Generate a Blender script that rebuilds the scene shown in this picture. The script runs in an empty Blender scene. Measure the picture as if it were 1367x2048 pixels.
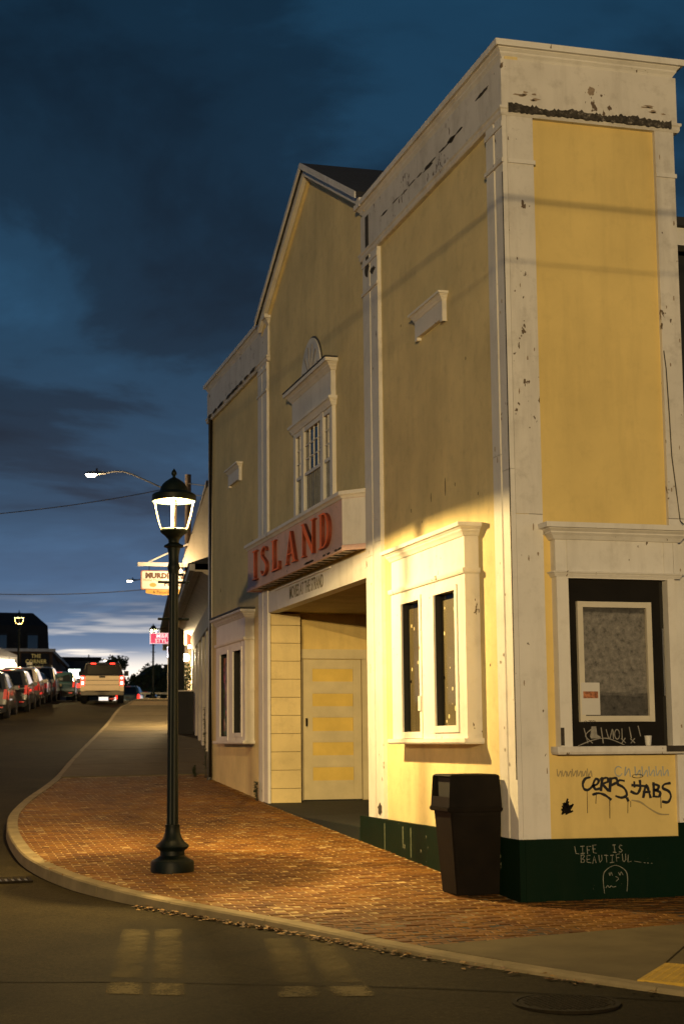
import bpy, bmesh, math, random
import numpy as np
from mathutils import Vector, Matrix
R = math.radians
rnd = random.Random(7)
scene = bpy.context.scene
C = scene.collection

# ------------------------------------------------------------------ camera
CAM = Vector((-6.055, -14.588, 1.6))
YAW, PITCH, ROLL = 0.259962, 0.126318, 0.0069395
cam = bpy.data.cameras.new('camera')
cam.sensor_fit = 'AUTO'; cam.sensor_width = 36.0
cam.lens = 3052.4 * 36.0 / 2048.0
cam.shift_x = (683.5 - 621.6) / 2048.0
cam.shift_y = (1095.1 - 1024.0) / 2048.0
cam.clip_end = 6000
cam.dof.use_dof = True
cam.dof.focus_distance = 18.0
cam.dof.aperture_fstop = 3.2
camo = bpy.data.objects.new('camera', cam); C.objects.link(camo)
fw = Vector((math.sin(YAW) * math.cos(PITCH), math.cos(YAW) * math.cos(PITCH), math.sin(PITCH)))
rt = Vector((math.cos(YAW), -math.sin(YAW), 0)); up = rt.cross(fw)
r2 = math.cos(ROLL) * rt - math.sin(ROLL) * up
u2 = math.sin(ROLL) * rt + math.cos(ROLL) * up
camo.matrix_world = Matrix(((r2.x, u2.x, -fw.x, CAM.x), (r2.y, u2.y, -fw.y, CAM.y), (r2.z, u2.z, -fw.z, CAM.z), (0, 0, 0, 1)))
scene.camera = camo

# ------------------------------------------------------------------ node helpers
def N(nt, typ, **kw):
    n = nt.nodes.new(typ)
    for k, v in kw.items():
        if k == 'ins':
            for kk, vv in v.items():
                s = n.inputs[kk]
                if isinstance(vv, bpy.types.NodeSocket): nt.links.new(vv, s)
                else: s.default_value = vv
        else: setattr(n, k, v)
    return n
def math_n(nt, op, a, b=None, clamp=False):
    n = N(nt, 'ShaderNodeMath', operation=op, use_clamp=clamp)
    for i, v in enumerate((a, b)):
        if v is None: continue
        if isinstance(v, bpy.types.NodeSocket): nt.links.new(v, n.inputs[i])
        else: n.inputs[i].default_value = v
    return n.outputs[0]
def mixc(nt, fac, a, b, blend='MIX'):
    n = N(nt, 'ShaderNodeMix', data_type='RGBA', blend_type=blend)
    for s, v in ((n.inputs[0], fac), (n.inputs[6], a), (n.inputs[7], b)):
        if isinstance(v, bpy.types.NodeSocket): nt.links.new(v, s)
        elif isinstance(v, (tuple, list)): s.default_value = tuple(v)[:3] + (1,)
        else: s.default_value = v
    return n.outputs[2]
def ramp(nt, fac, stops, interp='LINEAR'):
    n = N(nt, 'ShaderNodeValToRGB'); cr = n.color_ramp; cr.interpolation = interp
    while len(cr.elements) < len(stops): cr.elements.new(0.5)
    for e, (p, c) in zip(cr.elements, stops):
        e.position = p
        e.color = (c, c, c, 1) if isinstance(c, (int, float)) else tuple(c) + (1,)
    nt.links.new(fac, n.inputs[0])
    return n.outputs[0]

# ------------------------------------------------------------------ world: cloudy dusk sky
SUN_AZ = R(9.0)          # after-glow low over the end of the street, measured from +Y towards +X
w = bpy.data.worlds.new('World'); scene.world = w; w.use_nodes = True
nt = w.node_tree; nt.nodes.clear()
tc = N(nt, 'ShaderNodeTexCoord')
sep = N(nt, 'ShaderNodeSeparateXYZ', ins={0: tc.outputs['Generated']})
dx, dy, dz = sep.outputs
z = math_n(nt, 'MAXIMUM', dz, 0.0)
base = ramp(nt, z, [(0.0, (.30, .36, .44)), (.045, (.23, .33, .45)), (.07, (.10, .21, .35)), (.105, (.042, .118, .225)),
                    (.155, (.021, .064, .124)), (.25, (.0125, .050, .098)), (.45, (.008, .041, .083)), (1.0, (.0035, .021, .046))])
zz = math_n(nt, 'ADD', z, 0.16)
cx = math_n(nt, 'DIVIDE', dx, zz); cy = math_n(nt, 'DIVIDE', dy, zz)
cv = N(nt, 'ShaderNodeCombineXYZ', ins={0: cx, 1: cy, 2: 3.7})
n1 = N(nt, 'ShaderNodeTexNoise', ins={'Vector': cv.outputs[0], 'Scale': 1.35, 'Detail': 7.0, 'Roughness': .56, 'Distortion': .3})
cl = ramp(nt, n1.outputs[0], [(.33, .30), (.45, .50), (.54, 1.0), (.66, 1.4)], 'EASE')
low = ramp(nt, z, [(.05, 0.0), (.16, 1.0)])
clm = mixc(nt, low, (.92, .95, 1.0), cl)
col = mixc(nt, 1.0, base, clm, 'MULTIPLY')
# faint purple cast inside the cloud deck
n3 = N(nt, 'ShaderNodeTexNoise', ins={'Vector': cv.outputs[0], 'Scale': .9, 'Detail': 2.0})
pf = math_n(nt, 'MULTIPLY', ramp(nt, n3.outputs[0], [(.48, 0.0), (.64, 1.0)]), ramp(nt, z, [(.08, 0.0), (.16, .25), (.28, .18), (.4, 0.0)]))
col = mixc(nt, pf, col, mixc(nt, 1.0, col, (2.0, .98, .92), 'MULTIPLY'))
# bright breaks low over the horizon, strongest where the sun went down
sv = N(nt, 'ShaderNodeCombineXYZ', ins={0: math_n(nt, 'MULTIPLY', dx, 7.0), 1: math_n(nt, 'MULTIPLY', dy, 2.0), 2: math_n(nt, 'MULTIPLY', dz, 85.0)})
n2 = N(nt, 'ShaderNodeTexNoise', ins={'Vector': sv.outputs[0], 'Scale': 1.0, 'Detail': 4.0, 'Roughness': .55})
dot = math_n(nt, 'ADD', math_n(nt, 'MULTIPLY', dx, math.sin(SUN_AZ)), math_n(nt, 'MULTIPLY', dy, math.cos(SUN_AZ)))
az = ramp(nt, dot, [(.55, 0.0), (.95, .75), (1.0, 1.0)])
st = math_n(nt, 'MULTIPLY', ramp(nt, n2.outputs[0], [(.47, 0.0), (.60, 1.0)], 'EASE'), ramp(nt, z, [(.03, 1.0), (.058, .95), (.07, .4), (.095, 0.0)]))
hz = ramp(nt, z, [(.0, 1.0), (.044, 1.0), (.052, .6), (.06, 0.0)])
gl = math_n(nt, 'MULTIPLY', math_n(nt, 'MAXIMUM', st, hz), az, True)
col = mixc(nt, gl, col, (1.25, 1.14, .98))
sky = N(nt, 'ShaderNodeTexSky', sky_type='NISHITA')
sky.sun_disc = False; sky.sun_elevation = R(0.5); sky.sun_rotation = SUN_AZ
sky.air_density = 1.2; sky.dust_density = 1.0; sky.ozone_density = 3.0
col = mixc(nt, 1.0, col, mixc(nt, 1.0, sky.outputs[0], (.012, .012, .012), 'MULTIPLY'), 'ADD')
# Background strength 0.1: the colours above are picture values, so they are lifted tenfold first
col10 = mixc(nt, 1.0, col, (10, 10, 10), 'MULTIPLY')
bg = N(nt, 'ShaderNodeBackground', ins={'Color': col10, 'Strength': 0.1})
wo = N(nt, 'ShaderNodeOutputWorld', ins={'Surface': bg.outputs[0]})

# ------------------------------------------------------------------ the sun (already set: only a trace is left)
sun = bpy.data.lights.new('sun', 'SUN'); sun.energy = 0.03; sun.angle = R(10); sun.color = (1, .8, .65)
suno = bpy.data.objects.new('sun', sun); C.objects.link(suno)
sd = Vector((math.sin(SUN_AZ), math.cos(SUN_AZ), math.tan(R(3))))
suno.rotation_euler = (-sd).to_track_quat('-Z', 'Y').to_euler()
suno.location = (0, 0, 60)

vs = scene.view_settings
vs.view_transform = 'Standard'; vs.look = 'None'; vs.gamma = 1.0; vs.exposure = 0.0; vs.use_curve_mapping = False
scene.render.engine = 'CYCLES'
scene.cycles.use_denoising = True
scene.cycles.max_bounces = 6
scene.cycles.transparent_max_bounces = 12
scene.cycles.sample_clamp_indirect = 4.0
scene.cycles.caustics_reflective = False; scene.cycles.caustics_refractive = False

# ------------------------------------------------------------------ materials
MATS = {}
def newmat(name):
    m = bpy.data.materials.new(name); m.use_nodes = True
    nt = m.node_tree; nt.nodes.clear()
    p = N(nt, 'ShaderNodeBsdfPrincipled'); o = N(nt, 'ShaderNodeOutputMaterial')
    nt.links.new(p.outputs[0], o.inputs[0])
    MATS[name] = m
    return m, nt, p
def objco(nt, sc=(1, 1, 1)):
    t = N(nt, 'ShaderNodeTexCoord')
    mp = N(nt, 'ShaderNodeMapping', ins={'Vector': t.outputs['Object'], 'Scale': sc})
    return mp.outputs[0]
def noise(nt, co, scale, detail=4.0, rough=.55):
    return N(nt, 'ShaderNodeTexNoise', ins={'Vector': co, 'Scale': scale, 'Detail': detail, 'Roughness': rough}).outputs[0]
def bump(nt, p, h, strength=.3, dist=.01):
    b = N(nt, 'ShaderNodeBump', ins={'Height': h, 'Strength': strength, 'Distance': dist})
    nt.links.new(b.outputs[0], p.inputs['Normal'])
def plain(name, c, rough=.6, metal=0.0, vary=.18, scale=3.0, bmp=0.0, bscale=40.0, coat=0.0, emit=None, es=0.0, spec=.5):
    m, nt, p = newmat(name)
    co = objco(nt)
    n = noise(nt, co, scale, 5)
    f = ramp(nt, n, [(.3, 1 - vary), (.7, 1 + vary)])
    nt.links.new(mixc(nt, 1.0, c, f, 'MULTIPLY'), p.inputs['Base Color'])
    p.inputs['Roughness'].default_value = rough; p.inputs['Metallic'].default_value = metal
    p.inputs['Specular IOR Level'].default_value = spec
    if coat: p.inputs['Coat Weight'].default_value = coat
    if bmp: bump(nt, p, noise(nt, co, bscale, 3), bmp)
    if emit: p.inputs['Emission Color'].default_value = emit + (1,); p.inputs['Emission Strength'].default_value = es
    return m
def painted(name, c, dirt=(.10, .08, .05), wood=(.12, .085, .055), streak=.35, chips=.0, rough=.6, vary=.1, bmp=.12, grime=.25):
    """old exterior paint: soft blotches, rain streaks, flaked chips"""
    m, nt, p = newmat(name)
    co = objco(nt); cs = objco(nt, (1.5, 1.5, .22))
    blot = noise(nt, co, .9, 6, .6)
    col = mixc(nt, 1.0, c, ramp(nt, blot, [(.3, 1 - vary), (.7, 1 + vary)]), 'MULTIPLY')
    s = ramp(nt, noise(nt, cs, 2.2, 6, .65), [(.5, 0.0), (.78, streak)])
    col = mixc(nt, s, col, dirt)
    gr = ramp(nt, noise(nt, co, 5.5, 7, .7), [(.52, 0.0), (.8, grime)])
    col = mixc(nt, gr, col, dirt)
    h = noise(nt, co, 24, 5, .6)
    if chips > 0:
        ch = N(nt, 'ShaderNodeMapping', ins={'Vector': N(nt, 'ShaderNodeTexCoord').outputs['Object'], 'Scale': (1.0, 1.0, .55)}).outputs[0]
        cf = math_n(nt, 'MULTIPLY', noise(nt, ch, 13, 3, .6), ramp(nt, noise(nt, co, 1.7, 3), [(.3, .72), (.7, 1.12)]))
        cm = ramp(nt, cf, [(.72 - chips, 0.0), (.735 - chips, 1.0)])
        col = mixc(nt, cm, col, wood)
        h = math_n(nt, 'SUBTRACT', h, cm)
    nt.links.new(col, p.inputs['Base Color'])
    p.inputs['Roughness'].default_value = rough
    p.inputs['Specular IOR Level'].default_value = .12 if name == 'plinth' else .35
    bump(nt, p, h, bmp, .004)
    return m
def emis(name, c, s):
    m, nt, p = newmat(name)
    p.inputs['Base Color'].default_value = c + (1,); p.inputs['Emission Color'].default_value = c + (1,); p.inputs['Emission Strength'].default_value = s
    p.inputs['Roughness'].default_value = .3
    return m
def clear(name, tint=(.9, .95, 1), gloss=.12):
    m = bpy.data.materials.new(name); m.use_nodes = True; nt = m.node_tree; nt.nodes.clear()
    t = N(nt, 'ShaderNodeBsdfTransparent', ins={'Color': tint + (1,)})
    g = N(nt, 'ShaderNodeBsdfGlossy', ins={'Roughness': .05})
    mx = N(nt, 'ShaderNodeMixShader', ins={0: gloss, 1: t.outputs[0], 2: g.outputs[0]})
    N(nt, 'ShaderNodeOutputMaterial', ins={'Surface': mx.outputs[0]})
    MATS[name] = m; return m

painted('stucco', (.66, .535, .275), dirt=(.21, .17, .105), streak=.20, vary=.15, rough=.85, bmp=.6, grime=.3)
painted('yellow_panel', (.66, .50, .19), dirt=(.24, .17, .07), streak=.26, vary=.10, rough=.7, bmp=.2, grime=.18)
painted('trim', (.66, .635, .60), dirt=(.20, .17, .13), streak=.3, chips=.018, rough=.55, bmp=.2)
painted('trim_worn', (.62, .59, .55), dirt=(.17, .14, .11), streak=.4, chips=.075, rough=.6, bmp=.35, grime=.4)
painted('window_trim', (.68, .65, .60), dirt=(.25, .2, .14), streak=.18, chips=.012, rough=.5, bmp=.15)
painted('plinth', (.0016, .011, .0042), dirt=(.012, .020, .008), wood=(.3, .3, .22), streak=.25, chips=.02, rough=.5, bmp=.3)
painted('sign_board', (.64, .43, .38), dirt=(.16, .13, .12), wood=(.18, .15, .14), streak=.3, chips=.045, rough=.7, bmp=.25, grime=.45)  # pink cast of the light put into the board colour
painted('letter_red', (.90, .17, .012), dirt=(.3, .06, .015), wood=(.2, .05, .02), streak=.12, chips=.015, rough=.6, grime=.12)
m, nt, p = newmat('rotten_edge')
co = objco(nt); rn = noise(nt, co, 16, 6, .75)
nt.links.new(ramp(nt, rn, [(.40, (.020, .017, .013)), (.58, (.06, .05, .04)), (.70, (.34, .31, .27))]), p.inputs['Base Color']); p.inputs['Roughness'].default_value = .9
bump(nt, p, rn, .6, .01)
plain('rot', (.035, .028, .022), .95, vary=.5, scale=12)
plain('roofing', (.022, .022, .026), .9, vary=.3, scale=9, bmp=.4)
plain('gutter', (.05, .048, .045), .6)
plain('door_yellow', (.64, .46, .11), .55, vary=.1)
plain('door_white', (.56, .48, .30), .5, vary=.1)
plain('dark_board', (.009, .0075, .006), .7, vary=.3, spec=.15)
plain('step_paint', (.004, .012, .007), .6)
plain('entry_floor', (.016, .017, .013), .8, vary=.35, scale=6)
plain('letter_side', (.16, .028, .010), .6, vary=.3, scale=12)
plain('plinth_wear', (.07, .085, .045), .8, vary=.4, scale=14)
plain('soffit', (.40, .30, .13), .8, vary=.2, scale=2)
plain('fan_line', (.30, .28, .27), .7)
plain('inside', (.012, .011, .010), .9)
plain('curtain', (.20, .19, .18), .9, vary=.4, scale=9)
plain('faded_text', (.17, .15, .105), .8, vary=.35, scale=14)
plain('black_paint', (.012, .011, .011), .5)
plain('grey_spray', (.30, .24, .12), .7)
plain('blue_spray', (.30, .32, .30), .7)
plain('chalk', (.20, .20, .165), .9, vary=.3, scale=30)
plain('white_spray', (.24, .225, .20), .8, vary=.3, scale=20)
plain('paper', (.55, .53, .50), .8, vary=.06)
plain('photo_print', (.32, .12, .05), .6, vary=.8, scale=30)
plain('cup', (.62, .60, .56), .6, vary=.05)
plain('case_frame', (.58, .53, .42), .35, vary=.08)
plain('lamp_green', (.003, .0062, .005), .5, vary=.4, scale=8, bmp=.15, bscale=60, spec=.2)
plain('lamp_white', (.55, .42, .24), .5, vary=.03)
plain('bin_brown', (.0065, .0045, .0028), .6, vary=.3, scale=5, bmp=.1, bscale=25, spec=.12)
plain('bin_dark', (.006, .005, .005), .8)
plain('steel', (.22, .22, .22), .35, metal=.9)
plain('iron', (.012, .009, .005), .85, metal=.0, spec=.1, vary=.4, scale=20)
plain('pole_wood', (.060, .043, .030), .9, vary=.4, scale=5)
plain('wire', (.012, .012, .012), .6)
plain('concrete', (.115, .090, .047), .9, spec=.15, vary=.2, scale=2.2, bmp=.35, bscale=70)
plain('kerbstone', (.22, .175, .098), .85, spec=.15, vary=.22, scale=3.5, bmp=.35, bscale=60)
plain('tactile', (.42, .26, .025), .7, vary=.2, scale=6)
plain('tyre', (.010, .010, .011), .9)
plain('rim', (.20, .20, .21), .35, metal=.8)
plain('plastic', (.012, .012, .013), .7)
plain('car_glass', (.006, .007, .008), .06, spec=.8, vary=0)
plain('plate', (.11, .09, .06), .6)
plain('bumper_steel', (.10, .085, .065), .4, metal=.6)
plain('chrome', (.55, .55, .55), .18, metal=1.0)
plain('lens_red', (.28, .012, .010), .25)
emis('lens_red_lit', (1.0, .018, .010), 4.0)
emis('lens_red_dim', (.6, .02, .015), .22)
emis('lens_hot', (1.0, .40, .30), 5.5)
emis('bulb', (1.0, .72, .34), 2.4)
emis('bulb_far', (1.0, .66, .32), 4.0)
emis('led', (1.0, .86, .60), 22.0)
emis('globe', (1.0, .80, .48), 16.0)
emis('screen', (.80, 1.0, .95), 4.0)
emis('shop_light', (1.0, .84, .58), 2.4)
emis('win_warm', (1.0, .72, .38), 1.0)
emis('exit_white', (.92, .9, 1.0), 3.0)
clear('lantern_glass', (.95, .96, .96), 0.0)
clear('window_glass', (.95, .96, .96), .03)

# asphalt
m, nt, p = newmat('asphalt')
co = objco(nt)
a = noise(nt, co, 1.1, 6, .6); b = noise(nt, co, 90, 3, .7); pt = noise(nt, co, .22, 4)
c = ramp(nt, b, [(.28, (.010, .0075, .003)), (.55, (.024, .0185, .0075)), (.78, (.055, .043, .019))])
c = mixc(nt, 1.0, c, ramp(nt, a, [(.3, .72), (.7, 1.25)]), 'MULTIPLY')
c = mixc(nt, 1.0, c, ramp(nt, pt, [(.42, .7), (.5, 1.05), (.62, 1.2)]), 'MULTIPLY')
c = mixc(nt, 1.0, c, ramp(nt, noise(nt, co, 26, 5, .8), [(.3, .42), (.7, 1.7)]), 'MULTIPLY')
ck = N(nt, 'ShaderNodeTexVoronoi', feature='DISTANCE_TO_EDGE', ins={'Vector': co, 'Scale': .42, 'Randomness': 1.0})
cks = ramp(nt, math_n(nt, 'ADD', ck.outputs['Distance'], math_n(nt, 'MULTIPLY', math_n(nt, 'SUBTRACT', noise(nt, co, 6, 4), .5), .03)), [(.004, .8), (.012, 1.0)])
c = mixc(nt, 1.0, c, cks, 'MULTIPLY')
nt.links.new(c, p.inputs['Base Color']); p.inputs['Roughness'].default_value = .9; p.inputs['Specular IOR Level'].default_value = .08
bump(nt, p, b, .5, .006)
# worn crossing paint: a broken film, gaps are real gaps through which the asphalt shows
def film(name, stops):
    m = bpy.data.materials.new(name); m.use_nodes = True; nt = m.node_tree; nt.nodes.clear(); MATS[name] = m
    co = objco(nt)
    cov = N(nt, 'ShaderNodeAttribute', attribute_name='cover').outputs['Fac']
    wr = math_n(nt, 'ADD', math_n(nt, 'MULTIPLY', noise(nt, co, 3.2, 7, .72), .62), math_n(nt, 'MULTIPLY', noise(nt, co, 46, 3), .38))
    wr = math_n(nt, 'ADD', wr, math_n(nt, 'MULTIPLY', math_n(nt, 'SUBTRACT', 1.0, cov), .16))
    f = ramp(nt, wr, stops)
    d = N(nt, 'ShaderNodeBsdfDiffuse', ins={'Color': (.21, .175, .10, 1)}); t = N(nt, 'ShaderNodeBsdfTransparent')
    mx = N(nt, 'ShaderNodeMixShader', ins={0: f, 1: t.outputs[0], 2: d.outputs[0]})
    N(nt, 'ShaderNodeOutputMaterial', ins={'Surface': mx.outputs[0]})
film('road_paint', [(.40, .55), (.52, .30), (.66, .02)]); film('road_paint_new', [(.45, .95), (.55, .60), (.66, .05)])
# bricks: random by piece
def brickmat(name, src):
    m, nt, p = newmat(name)
    if src == 'obj': r = N(nt, 'ShaderNodeObjectInfo').outputs['Random']
    else: r = N(nt, 'ShaderNodeNewGeometry').outputs['Random Per Island']
    geo = N(nt, 'ShaderNodeNewGeometry').outputs['Position']
    c = ramp(nt, r, [(0, (.105, .040, .008)), (.3, (.145, .060, .011)), (.55, (.172, .076, .013)), (.8, (.195, .092, .017)), (1, (.125, .052, .010))])
    n_ = noise(nt, geo, 28, 5, .65); n2_ = noise(nt, geo, .55, 4)
    c = mixc(nt, 1.0, c, ramp(nt, n_, [(.3, .7), (.7, 1.3)]), 'MULTIPLY')
    c = mixc(nt, 1.0, c, ramp(nt, n2_, [(.3, .55), (.68, 1.2)]), 'MULTIPLY')
    c = mixc(nt, 1.0, c, ramp(nt, noise(nt, geo, 3.1, 5, .7), [(.34, .68), (.46, .97), (.7, 1.08)]), 'MULTIPLY')
    nt.links.new(c, p.inputs['Base Color']); p.inputs['Roughness'].default_value = .75; p.inputs['Specular IOR Level'].default_value = .2
    bump(nt, p, noise(nt, geo, 110, 3), .3, .003)
brickmat('brick', 'obj'); brickmat('brick_field', 'island')
m, nt, p = newmat('joint_sand')
co = objco(nt)
sy_ = N(nt, 'ShaderNodeSeparateXYZ', ins={0: co}).outputs[1]
joint_shade = ramp(nt, math_n(nt, 'ADD', math_n(nt, 'MULTIPLY', sy_, .35), math_n(nt, 'MULTIPLY', noise(nt, co, 1.2, 3), .9)), [(.0, 0.0), (.42, 1.0)])  # shade painted into the joints: sand darkens towards the camera
c = mixc(nt, joint_shade, (.015, .012, .007), (.36, .255, .11))
c = mixc(nt, 1.0, c, ramp(nt, noise(nt, co, 9, 5), [(.3, .45), (.6, 1.15)]), 'MULTIPLY')
nt.links.new(c, p.inputs['Base Color']); p.inputs['Roughness'].default_value = .95
# dark dusty glass
m, nt, p = newmat('glass_dark')
p.inputs['Base Color'].default_value = (.008, .009, .010, 1); p.inputs['Roughness'].default_value = .07; p.inputs['Specular IOR Level'].default_value = .7
# perforated screen behind the front windows, spotted with old paint
m, nt, p = newmat('spotted_screen')
co = objco(nt, (0, 1, 1))
v = N(nt, 'ShaderNodeTexVoronoi', ins={'Vector': co, 'Scale': 8.5, 'Randomness': 1.0})
vc = N(nt, 'ShaderNodeSeparateColor', ins={0: v.outputs['Color']})
keep = ramp(nt, vc.outputs[0], [(.45, 0.0), (.46, 1.0)])
rad = math_n(nt, 'MULTIPLY', vc.outputs[1], .24)
sp = math_n(nt, 'MULTIPLY', keep, math_n(nt, 'LESS_THAN', v.outputs['Distance'], math_n(nt, 'ADD', rad, .04)))
fine = ramp(nt, noise(nt, co, 120, 2), [(.35, .6), (.65, 1.4)])
c = mixc(nt, sp, mixc(nt, 1.0, (.105, .078, .032), fine, 'MULTIPLY'), (.85, .70, .40))
nt.links.new(c, p.inputs['Base Color']); p.inputs['Roughness'].default_value = .6
# weathered poster sheet
m, nt, p = newmat('poster_sheet')
co = objco(nt)
zc = N(nt, 'ShaderNodeSeparateXYZ', ins={0: co}).outputs[2]
g1 = ramp(nt, noise(nt, co, 15, 7, .72), [(.30, .10), (.42, .6), (.58, 1.0), (.75, 1.6)])
g2 = ramp(nt, math_n(nt, 'ADD', zc, math_n(nt, 'MULTIPLY', math_n(nt, 'SUBTRACT', noise(nt, co, 3.5, 4), .5), .10)),
          [(0, .22), (1, .22)])
band = ramp(nt, math_n(nt, 'ADD', math_n(nt, 'MULTIPLY', zc, .33), math_n(nt, 'MULTIPLY', math_n(nt, 'SUBTRACT', noise(nt, objco(nt, (3, 1, 30)), 1.0, 4), .5), .05)),
            [(.675, .35), (.695, .95), (.955, 1.0), (.967, .3)])
c = mixc(nt, 1.0, mixc(nt, 1.0, (.20, .185, .165), g1, 'MULTIPLY'), band, 'MULTIPLY')
nt.links.new(c, p.inputs['Base Color']); p.inputs['Roughness'].default_value = .7
# leaves in the gutter
m, nt, p = newmat('dry_leaf')
r_ = N(nt, 'ShaderNodeNewGeometry').outputs['Random Per Island']
nt.links.new(ramp(nt, r_, [(0, (.05, .022, .008)), (.5, (.15, .07, .018)), (1, (.30, .17, .04))]), p.inputs['Base Color']); p.inputs['Roughness'].default_value = .8
m, nt, p = newmat('foliage')
r_ = N(nt, 'ShaderNodeNewGeometry').outputs['Random Per Island']
nt.links.new(ramp(nt, r_, [(0, (.020, .034, .014)), (.6, (.045, .065, .022)), (1, (.075, .085, .03))]), p.inputs['Base Color']); p.inputs['Roughness'].default_value = .7
plain('bare_wood', (.26, .20, .145), .9, vary=.3, scale=20)
plain('bark', (.045, .036, .028), .9, vary=.3, scale=8)
painted('shingle', (.40, .35, .27), dirt=(.14, .11, .08), streak=.4, rough=.85, vary=.15, bmp=.4)
plain('shop_cream', (.62, .53, .40), .7, vary=.12)
plain('shop_white', (.58, .54, .47), .6, vary=.12)
plain('soffit_board', (.42, .36, .28), .7, vary=.15)
plain('dark_wall', (.012, .012, .014), .85, vary=.3)
plain('brown_wall', (.075, .042, .024), .85, vary=.3, scale=2)
plain('eave_white', (.42, .40, .38), .6)
plain('house_wall', (.045, .05, .058), .8)
plain('awning_red', (.50, .05, .03), .8, vary=.1)
plain('awning_white', (.72, .66, .56), .8, vary=.1)
plain('sign_white', (.80, .76, .66), .5, vary=.03, emit=(1.0, .80, .55), es=.16)  # faint glow put into the sign face to help its floodlit look
plain('sign_brown', (.10, .035, .012), .6)
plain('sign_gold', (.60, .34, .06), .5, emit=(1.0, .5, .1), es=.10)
plain('sign_rule', (.66, .26, .08), .5)
plain('sign_pink', (.80, .10, .26), .5, vary=.05, emit=(1.0, .06, .22), es=.32)
plain('sign_pink_text', (.9, .72, .75), .5, emit=(1.0, .75, .8), es=.8)
plain('sign_green', (.020, .030, .022), .6)
plain('sign_green_text', (.42, .38, .22), .6)
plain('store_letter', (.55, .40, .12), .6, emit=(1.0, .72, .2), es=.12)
plain('beam_white', (.80, .76, .68), .5, vary=.05)
plain('road_sign', (.42, .40, .36), .5)
CARP = {}
def carpaint(c):
    k = 'paint_%d_%d_%d' % tuple(int(v * 1000) for v in c)
    if k not in MATS:
        plain(k, c, .28, metal=.25, vary=.04, coat=.7)
    return k

# ------------------------------------------------------------------ mesh building
class MB:
    def __init__(s): s.v = []; s.f = []
    def add(s, vs, fs):
        o = len(s.v); s.v += [tuple(v) for v in vs]; s.f += [tuple(i + o for i in f) for f in fs]; return s
    def box(s, x0, x1, y0, y1, z0, z1):
        return s.add([(x0, y0, z0), (x1, y0, z0), (x1, y1, z0), (x0, y1, z0), (x0, y0, z1), (x1, y0, z1), (x1, y1, z1), (x0, y1, z1)],
                     [(3, 2, 1, 0), (4, 5, 6, 7), (0, 1, 5, 4), (1, 2, 6, 5), (2, 3, 7, 6), (3, 0, 4, 7)])
    def prism(s, poly, fn, a, b):
        """poly (u,v) list, fn(u,v,t) -> xyz, extruded t from a to b"""
        n = len(poly)
        return s.add([fn(u, v, a) for u, v in poly] + [fn(u, v, b) for u, v in poly],
                     [tuple(range(n))[::-1], tuple(range(n, 2 * n))] + [(i, (i + 1) % n, (i + 1) % n + n, i + n) for i in range(n)])
    def lathe(s, prof, n=24, c=(0, 0), flute=0):
        vs = []
        for r, z in prof:
            for k in range(n):
                a = 2 * math.pi * k / n
                rr = r * (1 - flute * (k % 2)) if flute else r
                vs.append((c[0] + rr * math.cos(a), c[1] + rr * math.sin(a), z))
        fs = []
        for i in range(len(prof) - 1):
            for k in range(n):
                fs.append((i * n + k, i * n + (k + 1) % n, (i + 1) * n + (k + 1) % n, (i + 1) * n + k))
        fs.append(tuple(range(n))[::-1]); fs.append(tuple(range((len(prof) - 1) * n, len(prof) * n)))
        return s.add(vs, fs)
    def tube(s, pts, r, n=8):
        pts = [Vector(p) for p in pts]; vs = []; L = len(pts)
        rr = r if isinstance(r, (list, tuple)) else [r] * L
        for i, p in enumerate(pts):
            d = (pts[min(i + 1, L - 1)] - pts[max(i - 1, 0)]).normalized()
            a = d.cross(Vector((0, 0, 1)))
            if a.length < 1e-3: a = d.cross(Vector((1, 0, 0)))
            a.normalize(); b = d.cross(a)
            for k in range(n):
                t = 2 * math.pi * k / n
                vs.append(p + (a * math.cos(t) + b * math.sin(t)) * rr[i])
        fs = [(i * n + k, i * n + (k + 1) % n, (i + 1) * n + (k + 1) % n, (i + 1) * n + k) for i in range(L - 1) for k in range(n)]
        fs += [tuple(range(n))[::-1], tuple(range((L - 1) * n, L * n))]
        return s.add(vs, fs)
    def sphere(s, c, r, nu=16, nv=10, sz=1.0):
        prof = [(max(1e-4, r * math.sin(math.pi * i / nv)), c[2] - sz * r * math.cos(math.pi * i / nv)) for i in range(nv + 1)]
        return s.lathe(prof, nu, (c[0], c[1]))
def mesh(name, mb, smooth=False, ang=35, bevel=0.0):
    me = bpy.data.meshes.new(name); me.from_pydata(mb.v, [], mb.f)
    bm = bmesh.new(); bm.from_mesh(me)
    bmesh.ops.recalc_face_normals(bm, faces=bm.faces)
    if bevel: bmesh.ops.bevel(bm, geom=bm.edges[:], offset=bevel, segments=2, affect='EDGES', clamp_overlap=True)
    bm.to_mesh(me); bm.free()
    if smooth:
        me.shade_smooth(); me.set_sharp_from_angle(angle=R(ang))
    me.update()
    return me
def link(name, me, mat=None, parent=None):
    o = bpy.data.objects.new(name, me); C.objects.link(o)
    if mat and me is not None and not me.materials: me.materials.append(MATS[mat])
    if parent is not None:
        o.parent = parent
        if 'o0' in parent: o.matrix_parent_inverse = Matrix.Translation(-Vector(parent['o0']))
    return o
def part(name, mb, mat, parent=None, **k): return link(name, mesh(name, mb, **k), mat, parent)
def tag(o, label=None, cat=None, group=None, kind=None):
    if label: o['label'] = label
    if cat: o['category'] = cat
    if group: o['group'] = group
    if kind: o['kind'] = kind
    return o
def thing(name, label, cat, loc=(0, 0, 0), group=None, world=True):
    """Empty at the base of a thing; with world=True its parts are given in world coordinates"""
    o = bpy.data.objects.new(name, None); C.objects.link(o); o.location = loc; o.empty_display_size = .2
    if world: o['o0'] = tuple(loc)
    return tag(o, label, cat, group)
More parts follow.
